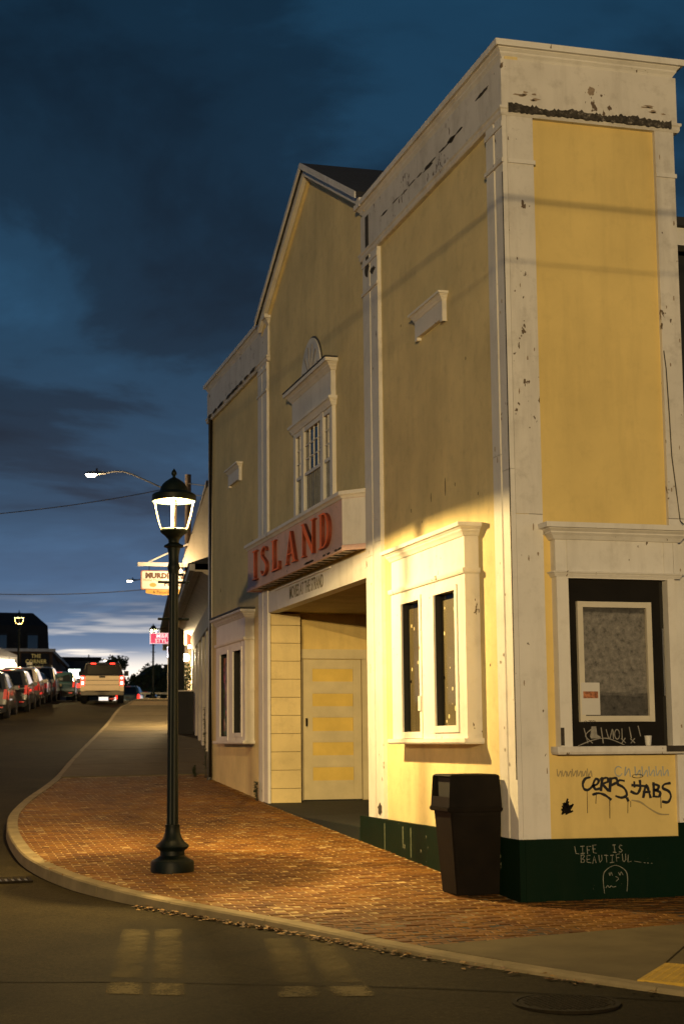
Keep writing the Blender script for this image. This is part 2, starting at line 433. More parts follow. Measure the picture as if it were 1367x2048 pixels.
def B(name, parent, mat, *boxes, **k):
    mb = MB()
    for b in boxes: mb.box(*b)
    return part(name, mb, mat, parent, **k)
def copy_tree(o, parent=None):
    c = o.copy(); C.objects.link(c)
    if parent is not None: c.parent = parent
    for ch in list(o.children): copy_tree(ch, c)
    return c
def curve_mesh(name, splines, extrude, parent=None, mat=None, fn=None):
    """filled flat outline(s) with holes, extruded; fn maps (u,v,t) to world"""
    cu = bpy.data.curves.new(name, 'CURVE'); cu.dimensions = '2D'; cu.fill_mode = 'BOTH'; cu.extrude = extrude / 2
    for pts in splines:
        sp = cu.splines.new('POLY'); sp.points.add(len(pts) - 1); sp.use_cyclic_u = True
        for q, (u, v) in zip(sp.points, pts): q.co = (u, v, 0, 1)
    return _conv(name, cu, parent, mat, fn, extrude)
def text_mesh(name, txt, size, parent, mat, fn, extrude=.004, align='CENTER', bold=0.0, space=1.0, sx=1.0):
    cu = bpy.data.curves.new(name, 'FONT'); cu.body = txt; cu.size = size; cu.align_x = align; cu.align_y = 'CENTER'
    cu.extrude = extrude / 2; cu.offset = bold; cu.space_character = space; cu.resolution_u = 3
    return _conv(name, cu, parent, mat, lambda u, v, t: fn(u * sx, v, t), extrude)
def _conv(name, cu, parent, mat, fn, ex):
    tmp = bpy.data.objects.new(name + '_tmp', cu); C.objects.link(tmp)
    dg = bpy.context.evaluated_depsgraph_get()
    me = bpy.data.meshes.new_from_object(tmp.evaluated_get(dg)); me.name = name
    bpy.data.objects.remove(tmp); bpy.data.curves.remove(cu)
    for v in me.vertices: v.co = fn(v.co.x, v.co.y, v.co.z + ex / 2)
    me.materials.clear(); bm = bmesh.new(); bm.from_mesh(me); bmesh.ops.recalc_face_normals(bm, faces=bm.faces); bm.to_mesh(me); bm.free()
    me.update()
    return link(name, me, mat, parent)
def smooth_path(pts, n=6):
    out = []; P = [pts[0]] + list(pts) + [pts[-1]]
    for i in range(1, len(P) - 2):
        for k in range(n):
            t = k / n
            out.append(tuple(.5 * ((2 * b) + (-a + c) * t + (2 * a - 5 * b + 4 * c - d) * t * t + (-a + 3 * b - 3 * c + d) * t ** 3)
                             for a, b, c, d in zip(P[i - 1], P[i], P[i + 1], P[i + 2])))
    out.append(tuple(pts[-1])); return out
def stroke(mb, pts, wd, fn, sm=True):
    """a flat painted stroke; fn(u,v) -> world point lifted a little off the wall"""
    q = smooth_path(pts, 6) if (sm and len(pts) > 2) else list(pts)
    n = len(q); vs = []
    for i, (u, v) in enumerate(q):
        a, b = q[max(i - 1, 0)], q[min(i + 1, n - 1)]
        dx, dy = b[0] - a[0], b[1] - a[1]; L = math.hypot(dx, dy) or 1
        ww = wd * (.68 + .34 * math.sin(2.1 * i / max(1, n - 1) * 3.14 + len(mb.v)) ** 2 + .25 * rnd.random()) / 2
        ex = ww if i in (0, n - 1) else 0
        s = -1 if i == 0 else 1
        ox, oy = (dx / L * ex * s, dy / L * ex * s)
        vs += [fn(u + ox - dy / L * ww, v + oy + dx / L * ww), fn(u + ox + dy / L * ww, v + oy - dx / L * ww)]
    mb.add(vs, [(2 * i, 2 * i + 1, 2 * i + 3, 2 * i + 2) for i in range(n - 1)])

# ------------------------------------------------------------------ ground profile
GY = [-60, -14, -6, -3, 0, 2.45, 5.48, 11.36, 16.07, 30, 44, 57, 65, 80, 95, 130, 400]
GZ = [-.7, -.3, -.18, -.1, 0, .12, .273, .578, .86, 1.75, 2.72, 3.54, 3.87, 4.32, 4.5, 4.55, 4.6]
def g(x, y): return float(np.interp(y, GY, GZ)) + .012 * max(-14, min(x, 0))
def reveal(y): return float(np.interp(y, [-4, -2, 0, 3, 6], [.03, .05, .08, .135, .14]))
def road_z(x, y): return g(x, y) - reveal(y)
def grid_sheet(xs, ys, zf):
    mb = MB(); nx = len(xs)
    for y in ys:
        for x in xs: mb.v.append((x, y, zf(x, y)))
    for j in range(len(ys) - 1):
        for i in range(nx - 1): mb.f.append((j * nx + i, j * nx + i + 1, (j + 1) * nx + i + 1, (j + 1) * nx + i))
    return mb
tag(part('ground', grid_sheet([-3000, -400, -80, -45, 0, 45, 80, 400, 3000], [-3000, -400, -60] + list(range(-50, 131, 6)) + [400, 3000],
     lambda x, y: g(max(-45, min(x, 0)), max(-60, min(y, 400))) - .55), 'asphalt', smooth=True, ang=60), kind='structure')
ROAD = tag(part('road', grid_sheet(list(np.linspace(-40, 24, 17)), list(np.arange(-45, 20, .6)) + list(np.arange(20, 126, 2.0)), road_z), 'asphalt', smooth=True, ang=60), kind='structure')

# kerb line (outer top edge), from the far end of the street round the corner
KP = [(9.6, 88), (6.6, 70), (3.75, 54.6), (2.62, 49.3), (.47, 36.8), (-.95, 29.1), (-2.25, 21.9), (-3.08, 17.1), (-4.18, 11.84), (-4.53, 8.82), (-4.58, 6.02), (-4.46, 4.41),
      (-4.2, 3.08), (-3.87, 2.0), (-3.44, .97), (-2.85, -.2), (-2.48, -1.1), (-2.13, -2.0), (-1.72, -2.88), (-1.43, -3.47), (-.95, -4.35), (-.4, -5.2), (.6, -6.6), (3.0, -9.5)]
kpath = smooth_path(KP, 14)
# resample evenly
seg = []; acc = [kpath[0]]; 
def resample(path, step):
    out = [path[0]]; need = step
    for a, b in zip(path, path[1:]):
        L = math.hypot(b[0] - a[0], b[1] - a[1]); t = 0
        while L - t >= need:
            t += need; out.append((a[0] + (b[0] - a[0]) * t / L, a[1] + (b[1] - a[1]) * t / L)); need = step
        need -= (L - t)
    return out
kp = resample(kpath, .15)
def normal_at(i):
    a, b = kp[max(i - 1, 0)], kp[min(i + 1, len(kp) - 1)]
    dx, dy = b[0] - a[0], b[1] - a[1]; L = math.hypot(dx, dy)
    return (-dy / L, dx / L)     # towards the pavement (path runs towards the camera, pavement on its left)
KW = .16
kerb = thing('kerb', None, None, (kp[0][0], kp[0][1], g(*kp[0]))); kerb['kind'] = 'structure'
STEP = 10
for s0 in range(0, len(kp) - 1, STEP):
    idx = list(range(s0, min(s0 + STEP, len(kp) - 1) + 1)); vs = []; dz = rnd.uniform(-.003, .003)
    for q, i in enumerate(idx):
        x, y = kp[i]; nx, ny = normal_at(i)
        if q in (0, len(idx) - 1):
            j = i + 1 if q == 0 else i - 1
            if 0 <= j < len(kp): x += (kp[j][0] - x) * .035; y += (kp[j][1] - y) * .035
        zt = g(x, y) + .006 + dz; zb = road_z(x, y) - .12
        for off, zz_ in ((-.012, zb), (0, zt - .018), (.016, zt), (KW, zt + .002), (KW, zb)):
            vs.append((x + nx * off, y + ny * off, zz_))
    mb = MB(); n = 5; L = len(idx)
    mb.add(vs, [(i * n + k, i * n + (k + 1) % n, (i + 1) * n + (k + 1) % n, (i + 1) * n + k) for i in range(L - 1) for k in range(n)] + [tuple(range(n)), tuple(range((L - 1) * n, L * n))])
    part('kerb_stone', mb, 'kerbstone', kerb)

# pavement: sand bed, bricks, concrete slabs
def kerb_x(y):
    """x of the pavement-side kerb edge at a given y on the long side of the corner"""
    best = min(range(len(kp)), key=lambda i: abs(kp[i][1] - y))
    nx, ny = normal_at(best); return kp[best][0] + nx * KW
def line_x(y): return .42 + .145 * (y - 17.0)      # fronts of the shops up the street
side = thing('sidewalk', None, None, (-2, 5, g(-2, 5))); side['kind'] = 'structure'
inner = []
for i in range(0, len(kp), 3):
    nx, ny = normal_at(i); inner.append((kp[i][0] + nx * .08, kp[i][1] + ny * .08))
mb = MB()
ysb = [p_[1] for p_ in inner]
for (x, y) in inner:
    zt = -.052
    if y >= 16: xe = max(line_x(y) + .5, x + .3)
    elif y > -.0: xe = 3.4
    else: xe = 9.0
    k = 7
    for j in range(k + 1):
        xx = x + (xe - x) * j / k; mb.v.append((xx, y, g(xx, y) + zt + .045))
n = 8
for i in range(len(inner) - 1):
    for j in range(7): mb.f.append((i * n + j, i * n + j + 1, (i + 1) * n + j + 1, (i + 1) * n + j))
part('joint_bed', mb, 'joint_sand', side, smooth=True, ang=60)
# brick field boundaries
def edge_y(x): return -2.28 + (x + 1.91) * .157      # bricks end here, concrete begins (towards the camera)
kpa = np.array(kp)
def inside(x, y):
    if y > 17.15 or y < edge_y(x): return False
    if x > 5.0: return False
    if x > -.02 and y > -.03 and y < 16.3: return False
    if y >= 16.3 and x > line_x(y) + .1: return False
    d = np.hypot(kpa[:, 0] - x, kpa[:, 1] - y); i = int(d.argmin()); nx, ny = normal_at(i)
    return (x - kp[i][0]) * nx + (y - kp[i][1]) * ny > .10
BL, BW, JT = .203, .1015, .014
cand = []
for j in range(int(-4.2 / BW), int(17.4 / BW)):
    y = j * BW
    for i in range(-26, 26):
        x = i * BL + (BL / 2 if j % 2 else 0)
        if inside(x, y): cand.append((x, y))
def in_view(x, y):
    d = Vector((x, y, g(x, y))) - CAM; zc = d.dot(fw)
    u = 621.6 + 3052.4 * d.dot(r2) / zc; v = 1095.1 - 3052.4 * d.dot(u2) / zc
    if not (0 < u < 1367 and 0 < v < 2048): return False
    if x > -.75 and y > .3 and y < 1.0: return False
    return True
cand.sort(key=lambda p_: (not in_view(*p_), (Vector((p_[0], p_[1], 0)) - Vector((CAM.x, CAM.y, 0))).length))
def brick_pts(l, w_, t=.05, b=.006):
    return [(-l, -w_, -t), (l, -w_, -t), (l, w_, -t), (-l, w_, -t), (-l, -w_, -b), (l, -w_, -b), (l, w_, -b), (-l, w_, -b), (-l + b, -w_ + b, 0), (l - b, -w_ + b, 0), (l - b, w_ - b, 0), (-l + b, w_ - b, 0)]
BF = [(4, 5, 9, 8), (5, 6, 10, 9), (6, 7, 11, 10), (7, 4, 8, 11), (8, 9, 10, 11), (0, 1, 5, 4), (1, 2, 6, 5), (2, 3, 7, 6), (3, 0, 4, 7)]
bl, bw = (BL - JT) / 2, (BW - JT) / 2
bmesh_ = mesh('brick', MB().add(brick_pts(bl, bw), BF)); bmesh_.materials.append(MATS['brick'])
for (x, y) in cand[:300]:
    o = link('brick', bmesh_, None, side)
    sl = math.atan((g(x, y + .05) - g(x, y - .05)) / .1)
    o.location = (x, y, g(x, y) + rnd.uniform(-.007, .003)); o.rotation_euler = (sl + rnd.uniform(-.02, .02), rnd.uniform(-.02, .02), rnd.uniform(-.022, .022))
vs = []; fs = []; 
for (x, y) in cand[300:]:
    dz = rnd.uniform(-.007, .003); t = rnd.uniform(-.018, .018); ct, st_ = math.cos(t), math.sin(t); tx, ty = rnd.uniform(-.012, .012), rnd.uniform(-.012, .012)
    o_ = len(vs); sl = (g(x, y + .05) - g(x, y - .05)) / .1; z0 = g(x, y) + dz
    for (a, b, c_) in brick_pts(bl, bw):
        vs.append((x + a * ct - b * st_, y + a * st_ + b * ct, z0 + c_ + b * sl + a * tx + b * ty))
    fs += [tuple(i + o_ for i in f) for f in BF]
bf = part('brick_field', MB().add(vs, fs), 'brick_field', side); bf['kind'] = 'stuff'
# concrete slabs up the street
yy = 17.22
while yy < 62:
    y1 = yy + 1.55; a0, a1 = kerb_x(yy) - .03, kerb_x(y1) - .03; b0, b1 = line_x(yy) + .3, line_x(y1) + .3
    if not (50.5 < yy < 56):
        dz = rnd.uniform(.001, .008); G_ = .008; xm0, xm1 = a0, a1
        pts = [(a0, yy + G_), (b0, yy + G_), (b1, y1 - G_), (a1, y1 - G_)]
        mb = MB().add([(x, y, g(x, y) + .012 + dz) for x, y in pts] + [(x, y, g(x, y) - .1) for x, y in pts], [(0, 1, 2, 3), (0, 1, 5, 4), (1, 2, 6, 5), (2, 3, 7, 6), (3, 0, 4, 7)])
        part('paving_slab', mb, 'concrete', side)
    yy = y1
# concrete apron of the corner ramp, cut by one joint, with a yellow tactile mat
def gtop(x, y): return g(x, y) + .008
def slab_poly(name, pts, mat, parent, zt, th=.08, **k):
    n = len(pts); mb = MB()
    mb.add([(x, y, zt(x, y)) for x, y in pts] + [(x, y, zt(x, y) - th) for x, y in pts], [tuple(range(n))] + [(i, (i + 1) % n, (i + 1) % n + n, i + n) for i in range(n)])
    return part(name, mb, mat, parent, **k)
kin = []
for i in range(len(kp)):
    nx, ny = normal_at(i); kin.append((kp[i][0] + nx * (KW - .02), kp[i][1] + ny * (KW - .02)))
i0 = min(range(len(kp)), key=lambda i: math.hypot(kin[i][0] + 1.8, kin[i][1] + 2.26))
i1 = min(range(len(kp)), key=lambda i: math.hypot(kp[i][0] + .93, kp[i][1] + 4.32))
i2 = min(range(len(kp)), key=lambda i: math.hypot(kp[i][0] - .2, kp[i][1] + 6.0))
edge = [kin[i] for i in range(i0, i1, 2)]
slab_poly('apron_slab', [(-1.80, edge_y(-1.80)), (.3, edge_y(.3)), (2.05, edge_y(2.05)), (.75, -2.02), (.23, -2.88), (-.36, -3.63), kin[i1]] + edge[::-1], 'concrete', side, gtop)
slab_poly('apron_slab', [(2.07, edge_y(2.07)), (6, edge_y(6)), (6, -9), (.25, -4.35), (-.345, -3.645), (.245, -2.895), (.765, -2.035)], 'concrete', side, gtop)
# tactile mat with domes
padA = Vector((-.88, -4.22)); padB = Vector((-.352, -3.645)); dv = (padB - padA); pw = Vector((dv.y, -dv.x)).normalized() * 1.2
tact = thing('tactile_mat', 'yellow bumpy tactile paving mat at the ramp, lower right corner', 'paving mat', (padA.x, padA.y, g(padA.x, padA.y)))
pp = [padA, padB, padB + pw, padA + pw]
slab_poly('mat_plate', [tuple(q) for q in pp][::-1], 'tactile', tact, lambda x, y: g(x, y) + .016, .03)
mb = MB()
for i in range(12):
    for j in range(19):
        q = padA + dv * ((i + .6) / 12.2) + pw * ((j + .6) / 19.2); zb = g(q.x, q.y) + .0155
        mb.lathe([(.014, zb), (.010, zb + .005)], 6, (q.x, q.y))
o = part('dome_field', mb, 'tactile', tact); o['kind'] = 'stuff'
# crossing bars: the long part is worn thin, the end piece beyond the seam was painted later
def bar(label, a, b, c_, d_):
    t = thing('crosswalk_bar', label, 'road marking', ((a[0] + b[0]) / 2, (a[1] + b[1]) / 2, road_z(*a)), 'worn crosswalk bars')
    for f0, f1 in ((0, .465), (.535, 1)):
        for t0, t1, mt in ((0, .80, 'road_paint'), (.845, 1.0, 'road_paint_new')):
            L = 44; vs = []; cv_ = []; fl_ = [f0, f0 + .05, f0 + .13, f1 - .13, f1 - .05, f1]
            for i in range(L + 1):
                tt = t0 + (t1 - t0) * i / L
                for q, f_ in enumerate(fl_):
                    p0 = (a[0] + (b[0] - a[0]) * f_, a[1] + (b[1] - a[1]) * f_); p1 = (c_[0] + (d_[0] - c_[0]) * f_, c_[1] + (d_[1] - c_[1]) * f_)
                    x, y = p0[0] + (p1[0] - p0[0]) * tt, p0[1] + (p1[1] - p0[1]) * tt
                    vs.append((x, y, road_z(x, y) + .004)); cv_.append(min((0, .55, 1, 1, .55, 0)[q], 0 if i in (0, L) else 1))
            o = part('stripe', MB().add(vs, [(6 * i + k, 6 * i + k + 1, 6 * i + k + 7, 6 * i + k + 6) for i in range(L) for k in range(5)]), mt, t)
            at = o.data.attributes.new('cover', 'FLOAT', 'POINT')
            for k, v_ in enumerate(cv_): at.data[k].value = v_
bar('worn white crosswalk bar on the road below the lamp post', (-4.03, -.04), (-3.49, -.20), (-4.60, -3.24), (-4.05, -3.53))
bar('worn white crosswalk bar beside the gutter leaves, right of the other bar', (-2.92, -1.04), (-2.35, -1.30), (-3.45, -3.80), (-2.78, -3.98))
sm_ = smooth_path([(-6.2, -2.2), (-5.0, -2.62), (-4.3, -2.86), (-3.3, -3.34), (-2.4, -3.78), (-1.3, -4.5), (.2, -5.6)], 8); mb = MB(); stroke(mb, sm_, .022, lambda u, v: (u, v, road_z(u, v) + .0045), False)
plain('tar', (.008, .006, .003), .95, spec=.1)
part('tar_seam', mb, 'tar', ROAD)
# manhole
mh = thing('manhole_cover', 'round iron manhole cover in the road at the lower right', 'manhole cover', (-1.62, -4.62, road_z(-1.62, -4.62)))
zb = road_z(-1.62, -4.62)
part('rim_ring', MB().lathe([(.37, zb - .03), (.37, zb + .010), (.335, zb + .010), (.335, zb - .03)], 40, (-1.62, -4.62)), 'iron', mh)
lid = part('lid', MB().lathe([(.325, zb - .03), (.325, zb + .007)], 40, (-1.62, -4.62)), 'iron', mh)
mb = MB()
for i in range(-7, 8):
    for j in range(-7, 8):
        if math.hypot(i, j) * .04 < .29: mb.box(-1.62 + i * .04 - .012, -1.62 + i * .04 + .012, -4.62 + j * .04 - .012, -4.62 + j * .04 + .012, zb + .0075, zb + .012)
o = part('stud_pattern', mb, 'iron', lid); o['kind'] = 'stuff'
# storm drain by the kerb
dr = thing('storm_drain', 'iron storm drain grate in the gutter at the left edge', 'drain', (-4.78, 4.0, road_z(-4.78, 4.0)))
zb = road_z(-4.8, 4.0)
B('grate_frame', dr, 'iron', (-5.35, -4.55, 3.72, 3.76, zb - .05, zb + .014), (-5.35, -4.55, 4.26, 4.30, zb - .05, zb + .016), (-5.35, -5.31, 3.765, 4.255, zb - .05, zb + .015), (-4.59, -4.55, 3.765, 4.255, zb - .05, zb + .015))
B('pit', dr, 'black_paint', (-5.3, -4.6, 3.77, 4.25, zb - .04, zb + .006))
for i in range(9):
    x = -5.27 + i * .075; B('grate_bar', dr, 'iron', (x, x + .035, 3.768, 4.252, zb + .0065, zb + .014))
# fallen leaves along the gutter
vs = []; fs = []
gi = [i for i in range(len(kp)) if kp[i][1] < 1.4 and kp[i][1] > -4.6]
for q in range(480):
    i = gi[min(len(gi) - 1, int(abs(rnd.gauss(.38, .26)) * len(gi)))]
    nx, ny = normal_at(i); off = -.02 - abs(rnd.gauss(0, .055)); a = rnd.uniform(0, 6.28); s_ = rnd.uniform(.010, .026)
    x, y = kp[i][0] + nx * off + rnd.uniform(-.08, .08) * ny, kp[i][1] + ny * off - rnd.uniform(-.08, .08) * nx
    zc = road_z(x, y) + rnd.uniform(.006, .03) * max(.3, 1 - abs(off) * 4); ca, sa = math.cos(a), math.sin(a); o_ = len(vs)
    for (u, v, h) in ((-1.5, 0, rnd.uniform(0, .5)), (0, -.8, .1), (1.5, 0, rnd.uniform(0, .6)), (0, .8, rnd.uniform(.1, .8))):
        vs.append((x + s_ * (u * ca - v * sa), y + s_ * (u * sa + v * ca), zc + h * s_))
    fs.append((o_, o_ + 1, o_ + 2, o_ + 3))
tag(part('fallen_leaves', MB().add(vs, fs), 'dry_leaf'), 'scatter of dry leaves in the gutter under the kerb', 'leaves', kind='stuff')

# ------------------------------------------------------------------ the old theatre on the corner
def sweep(path, prof, mb=None):
    """profile (out, z) swept along a plan path; out is to the right of travel; mitred corners, capped ends"""
    mb = mb or MB(); n = len(prof); vs = []
    for i, p_ in enumerate(path):
        ns = []
        for a, b in ((i - 1, i), (i, i + 1)):
            if 0 <= a and b < len(path):
                dx, dy = path[b][0] - path[a][0], path[b][1] - path[a][1]; L = math.hypot(dx, dy); ns.append((dy / L, -dx / L))
        if len(ns) == 1: mx, my = ns[0]
        else:
            sx, sy = ns[0][0] + ns[1][0], ns[0][1] + ns[1][1]; k = 1 + ns[0][0] * ns[1][0] + ns[0][1] * ns[1][1]; mx, my = sx / k, sy / k
        for o_, z_ in prof: vs.append((p_[0] + mx * o_, p_[1] + my * o_, z_))
    fs = [(i * n + k, i * n + (k + 1) % n, (i + 1) * n + (k + 1) % n, (i + 1) * n + k) for i in range(len(path) - 1) for k in range(n)]
    fs += [tuple(range(n)), tuple(range((len(path) - 1) * n, len(path) * n))]
    return mb.add(vs, fs)
def crown(z0, z1, out):
    h = z1 - z0
    return [(-.04, z0), (.02 * out / .2, z0), (.28 * out, z0 + .22 * h), (.45 * out, z0 + .36 * h), (.47 * out, z0 + .44 * h), (.68 * out, z0 + .58 * h),
            (.70 * out, z0 + .62 * h), (.96 * out, z0 + .63 * h), (out, z1 - .012), (-.04, z1)]
def band(z0, z1, out): return [(-.03, z0), (out * .75, z0), (out, z0 + .3 * (z1 - z0)), (out, z1), (-.03, z1)]

TH = thing('theatre', 'old yellow two storey theatre with white trim and central gable on the corner', 'theatre', (0, 0, 0))
B('wall', TH, 'stucco', (0, .15, -.04, 5.09, .55, 8.9)); B('wall', TH, 'yellow_panel', (.155, 1.965, 0, .15, .55, 8.88))
B('wall', TH, 'yellow_panel', (1.80, 1.955, .155, 5.0, .0, 8.86)); B('wall', TH, 'stucco', (0, .15, 11.30, 16.32, .2, 3.825)); B('wall', TH, 'stucco', (0, .15, 10.92, 16.32, 3.83, 8.9))
B('wall', TH, 'stucco', (.155, 1.95, 16.17, 16.315, .2, 8.86))
# centre wall with its gable
mb = MB(); mb.prism([(5.093, 3.83), (10.917, 3.83), (10.917, 8.9), (11.4, 8.86), (8.0, 10.60), (5.0, 9.06)], lambda u, v, t: (t, u, v), -.012, .14)
part('gable_wall', mb, 'stucco', TH)
roof = B('flat_roof', TH, 'roofing', (-.02, 1.98, -.02, 5.0, 8.91, 8.98)); B('flat_roof', TH, 'roofing', (-.02, 1.98, 11.0, 16.34, 8.91, 8.98))
# gable roof: two slabs, with rake boards in front
apex, ap, SL = 8.0, 10.66, .515
ENDS = [(4.98, ap - SL * 3.02), (11.28, ap - SL * 3.28)]
mb = MB()
for e, ze in ENDS:
    mb.prism([(apex, ap), (e, ze), (e, ze + .08), (apex, ap + .08)], lambda u, v, t: (t, u, v), -.17, 1.96)
gr = part('gable_roof', mb, 'roofing', TH)
for e, ze in ENDS:
    part('rake_board', MB().prism([(apex, ap - .004), (e, ze - .004), (e, ze - .13), (apex, ap - .13)], lambda u, v, t: (t, u, v), -.13, -.013), 'trim', gr)
    part('rake_moulding', MB().prism([(apex, ap - .132), (e, ze - .132), (e, ze - .20), (apex, ap - .20)], lambda u, v, t: (t, u, v), -.06, -.013), 'stucco', gr)
    part('rake_moulding', MB().prism([(apex, ap + .078), (e, ze + .078), (e, ze - .02), (apex, ap - .02)], lambda u, v, t: (t, u, v), -.195, -.173), 'trim', gr)
# cornices
nearpath = [(.4, 5.12), (-.0, 5.12), (-.0, -.0), (1.97, -.0), (1.97, .7)]
farpath = [(.5, 16.34), (0, 16.34), (0, 10.9), (.4, 10.9)]
for path in (nearpath, farpath):
    f = part('frieze', sweep(path, [(-.04, 8.30), (.05, 8.30), (.05, 8.86), (-.04, 8.86)]), 'trim_worn', TH)
    part('cornice', sweep(path, crown(8.85, 9.06, .13)), 'trim', TH)
    part('architrave', sweep(path, [(-.04, 8.225), (.055, 8.225), (.07, 8.25), (.07, 8.285), (.085, 8.30), (.085, 8.325), (-.04, 8.325)]), 'trim_worn', TH)
if False: part('cornice_return', sweep([(.35, 5.12), (-.05, 5.12), (-.05, 4.75)], band(8.55, 8.62, .03)), 'trim', TH)
# rotten lower edge of the frieze on the narrow side
mb = MB(); n = 90; x0, x1 = .01, 1.93
up_ = [(x0 + (x1 - x0) * i / n, 8.322 + .035 * rnd.random() ** 1.5 + .012 * math.sin(i * .21)) for i in range(n + 1)]
lo_ = [(x0 + (x1 - x0) * i / n, 8.245 + .02 * rnd.random()) for i in range(n + 1)]
mb.prism(up_ + lo_[::-1], lambda u, v, t: (u, t, v), -.092, -.086); part('rot_patch', mb, 'rotten_edge', TH)
def blot(parent, fn, c, rw, rh, mat='rot', n=16, name='rot_patch'):
    pts = [(c[0] + rw * (.55 + .6 * rnd.random()) * math.cos(6.283 * i / n), c[1] + rh * (.55 + .6 * rnd.random()) * math.sin(6.283 * i / n)) for i in range(n)]
    mb = MB().prism(pts, fn, 0, .003); return part(name, mb, mat, parent)
fx = lambda off: (lambda u, v, t: (-off - t, u, v))          # on the street front
fy = lambda off: (lambda u, v, t: (u, -off - t, v))          # on the narrow side
blot(TH, fy(.052), (1.0, 8.60), .05, .05, 'bare_wood')
for i in range(9): blot(TH, fy(.052), (.1 + .3 * rnd.random(), 8.42 + .1 * rnd.random()), .03 + .03 * rnd.random(), .012, 'bare_wood', 9)
for i in range(7): blot(TH, fy(.052), (1.55 + .35 * rnd.random(), 8.42 + .1 * rnd.random()), .03 + .03 * rnd.random(), .01, 'bare_wood', 9)
for i in range(14): blot(TH, fx(.052), (1.2 + 2.9 * rnd.random(), 8.55 + .02 * rnd.random()), .10 + .06 * rnd.random(), .010, 'rot', 9)
blot(TH, fx(.052), (1.5, 8.56), .14, .035); blot(TH, fx(.052), (2.3, 8.54), .2, .03); blot(TH, fx(.052), (.5, 8.7), .2, .02)
for i in range(10): blot(TH, fx(.088), (11.8 + 4.4 * i / 10 + rnd.random() * .3, 8.30), .24, .035, 'rot', 11)
# pilasters: pairs of boards with a dark slot between
def pilaster(y0, y1, zb, out=.05, gap=.045, z1=8.23):
    ym = (y0 + y1) / 2
    for a, b in ((y0, ym - gap / 2), (ym + gap / 2, y1)):
        zs = [zb, 4.3 + rnd.uniform(-.4, .5), z1]
        for q in range(2): B('pilaster_board', TH, 'trim', (-out - .002 * q, .0 if a > .1 else .0, a, b, zs[q] + (.004 if q else 0), zs[q + 1]))
    B('pilaster_slot', TH, 'rot', (-.012, -.002, ym - gap / 2 + .001, ym + gap / 2 - .001, zb, z1))
    B('necking', TH, 'trim_worn', (-out - .022, -out - .003, y0 - .02, y1 + .02, 7.70, 7.745)); B('necking', TH, 'trim', (-out - .015, -out - .003, y0 - .012, y1 + .012, 8.10, 8.16))
pilaster(4.42, 5.09, .605); pilaster(10.93, 11.62, .55); pilaster(-.05, .42, .605)
B('pilaster_board', TH, 'trim', (-.04, 0, 16.08, 16.30, .3, 8.23))
part('downspout', MB().tube([(-.06, 15.98, 8.25), (-.06, 15.98, .9), (-.10, 15.98, .82)], .045, 10), 'gutter', TH, smooth=True)
# narrow side: corner boards
for (a, b) in ((.003, .30), (1.74, 1.968)):
    B('pilaster_board', TH, 'trim', (a, b, -.05, 0, .605 if a < 1 else .74, 3.92)); B('pilaster_board', TH, 'trim_worn', (a, b, -.052, 0, 3.926, 8.23))
    B('necking', TH, 'trim', (a - .0, b + .015, -.068, -.053, 7.70, 7.745))
B('wall_board_edge', TH, 'rot', (-.0525, -.0505, -.046, -.02, 1.2, 7.6))
for i in range(24):
    zz_ = .7 + 7.4 * rnd.random(); xx = rnd.choice([.04 + .24 * rnd.random(), 1.77 + .18 * rnd.random()])
    blot(TH, fy(.0525 if zz_ > 3.92 else .0505), (xx, zz_), .005 + .007 * rnd.random(), .010 + .03 * rnd.random(), 'bare_wood', 8, 'paint_flake')
for i in range(10): blot(TH, fx(.0545), (.02 + .36 * rnd.random(), .8 + 6 * rnd.random()), .008, .03 * rnd.random() + .01, 'bare_wood', 8, 'paint_flake')
blot(TH, fx(.0545), (4.58, .72), .10, .09); blot(TH, fx(.0545), (4.88, 8.05), .10, .12); blot(TH, fx(.0545), (4.62, 7.95), .12, .06)
B('rot_gap', TH, 'rot', (-.056, -.0545, 4.80, 4.93, 8.06, 8.22))
B('rot_gap', TH, 'rot', (-.0545, -.0515, 4.80, 4.95, 8.33, 8.80))
plain('wall_stain', (.20, .155, .085), .9, vary=.3, scale=10)
for (yy, zz_, w_, h_) in ((2.05, 4.55, .02, .10), (2.55, 4.50, .02, .06), (1.72, 4.52, .015, .03), (3.3, 4.45, .012, .03), (2.9, 4.25, .015, .02), (1.3, 5.9, .012, .02), (3.6, 6.9, .014, .02), (1.0, 4.3, .015, .02), (.75, 2.4, .012, .02), (7.0, 5.6, .03, .05), (12.3, 5.2, .03, .07), (15.2, 4.6, .03, .06)):
    blot(TH, fx(.0125 if 5.1 < yy < 10.9 else .0005), (yy, zz_), w_, h_, 'wall_stain', 10, 'wall_stain')
# green plinth and entrance step
B('plinth', TH, 'plinth', (-.062, 0, -.09, 5.47, -.4, .60)); B('plinth', TH, 'plinth', (.003, 1.74, -.09, -.004, -.4, .602)); B('plinth', TH, 'plinth', (1.745, 1.96, -.02, 0, -.4, .735))
for yy in (4.35, 3.6, 3.3): B('plinth_streak', TH, 'plinth_wear', (-.0645, -.0625, yy, yy + .025 + .03 * rnd.random(), .1 + .2 * rnd.random(), .55))
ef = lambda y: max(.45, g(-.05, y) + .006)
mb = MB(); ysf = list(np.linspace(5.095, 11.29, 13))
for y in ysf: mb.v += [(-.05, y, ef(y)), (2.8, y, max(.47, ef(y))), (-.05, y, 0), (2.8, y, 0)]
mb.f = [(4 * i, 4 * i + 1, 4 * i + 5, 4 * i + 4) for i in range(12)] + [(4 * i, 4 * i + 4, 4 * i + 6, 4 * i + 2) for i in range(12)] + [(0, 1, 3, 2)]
part('entry_floor', mb, 'entry_floor', TH)
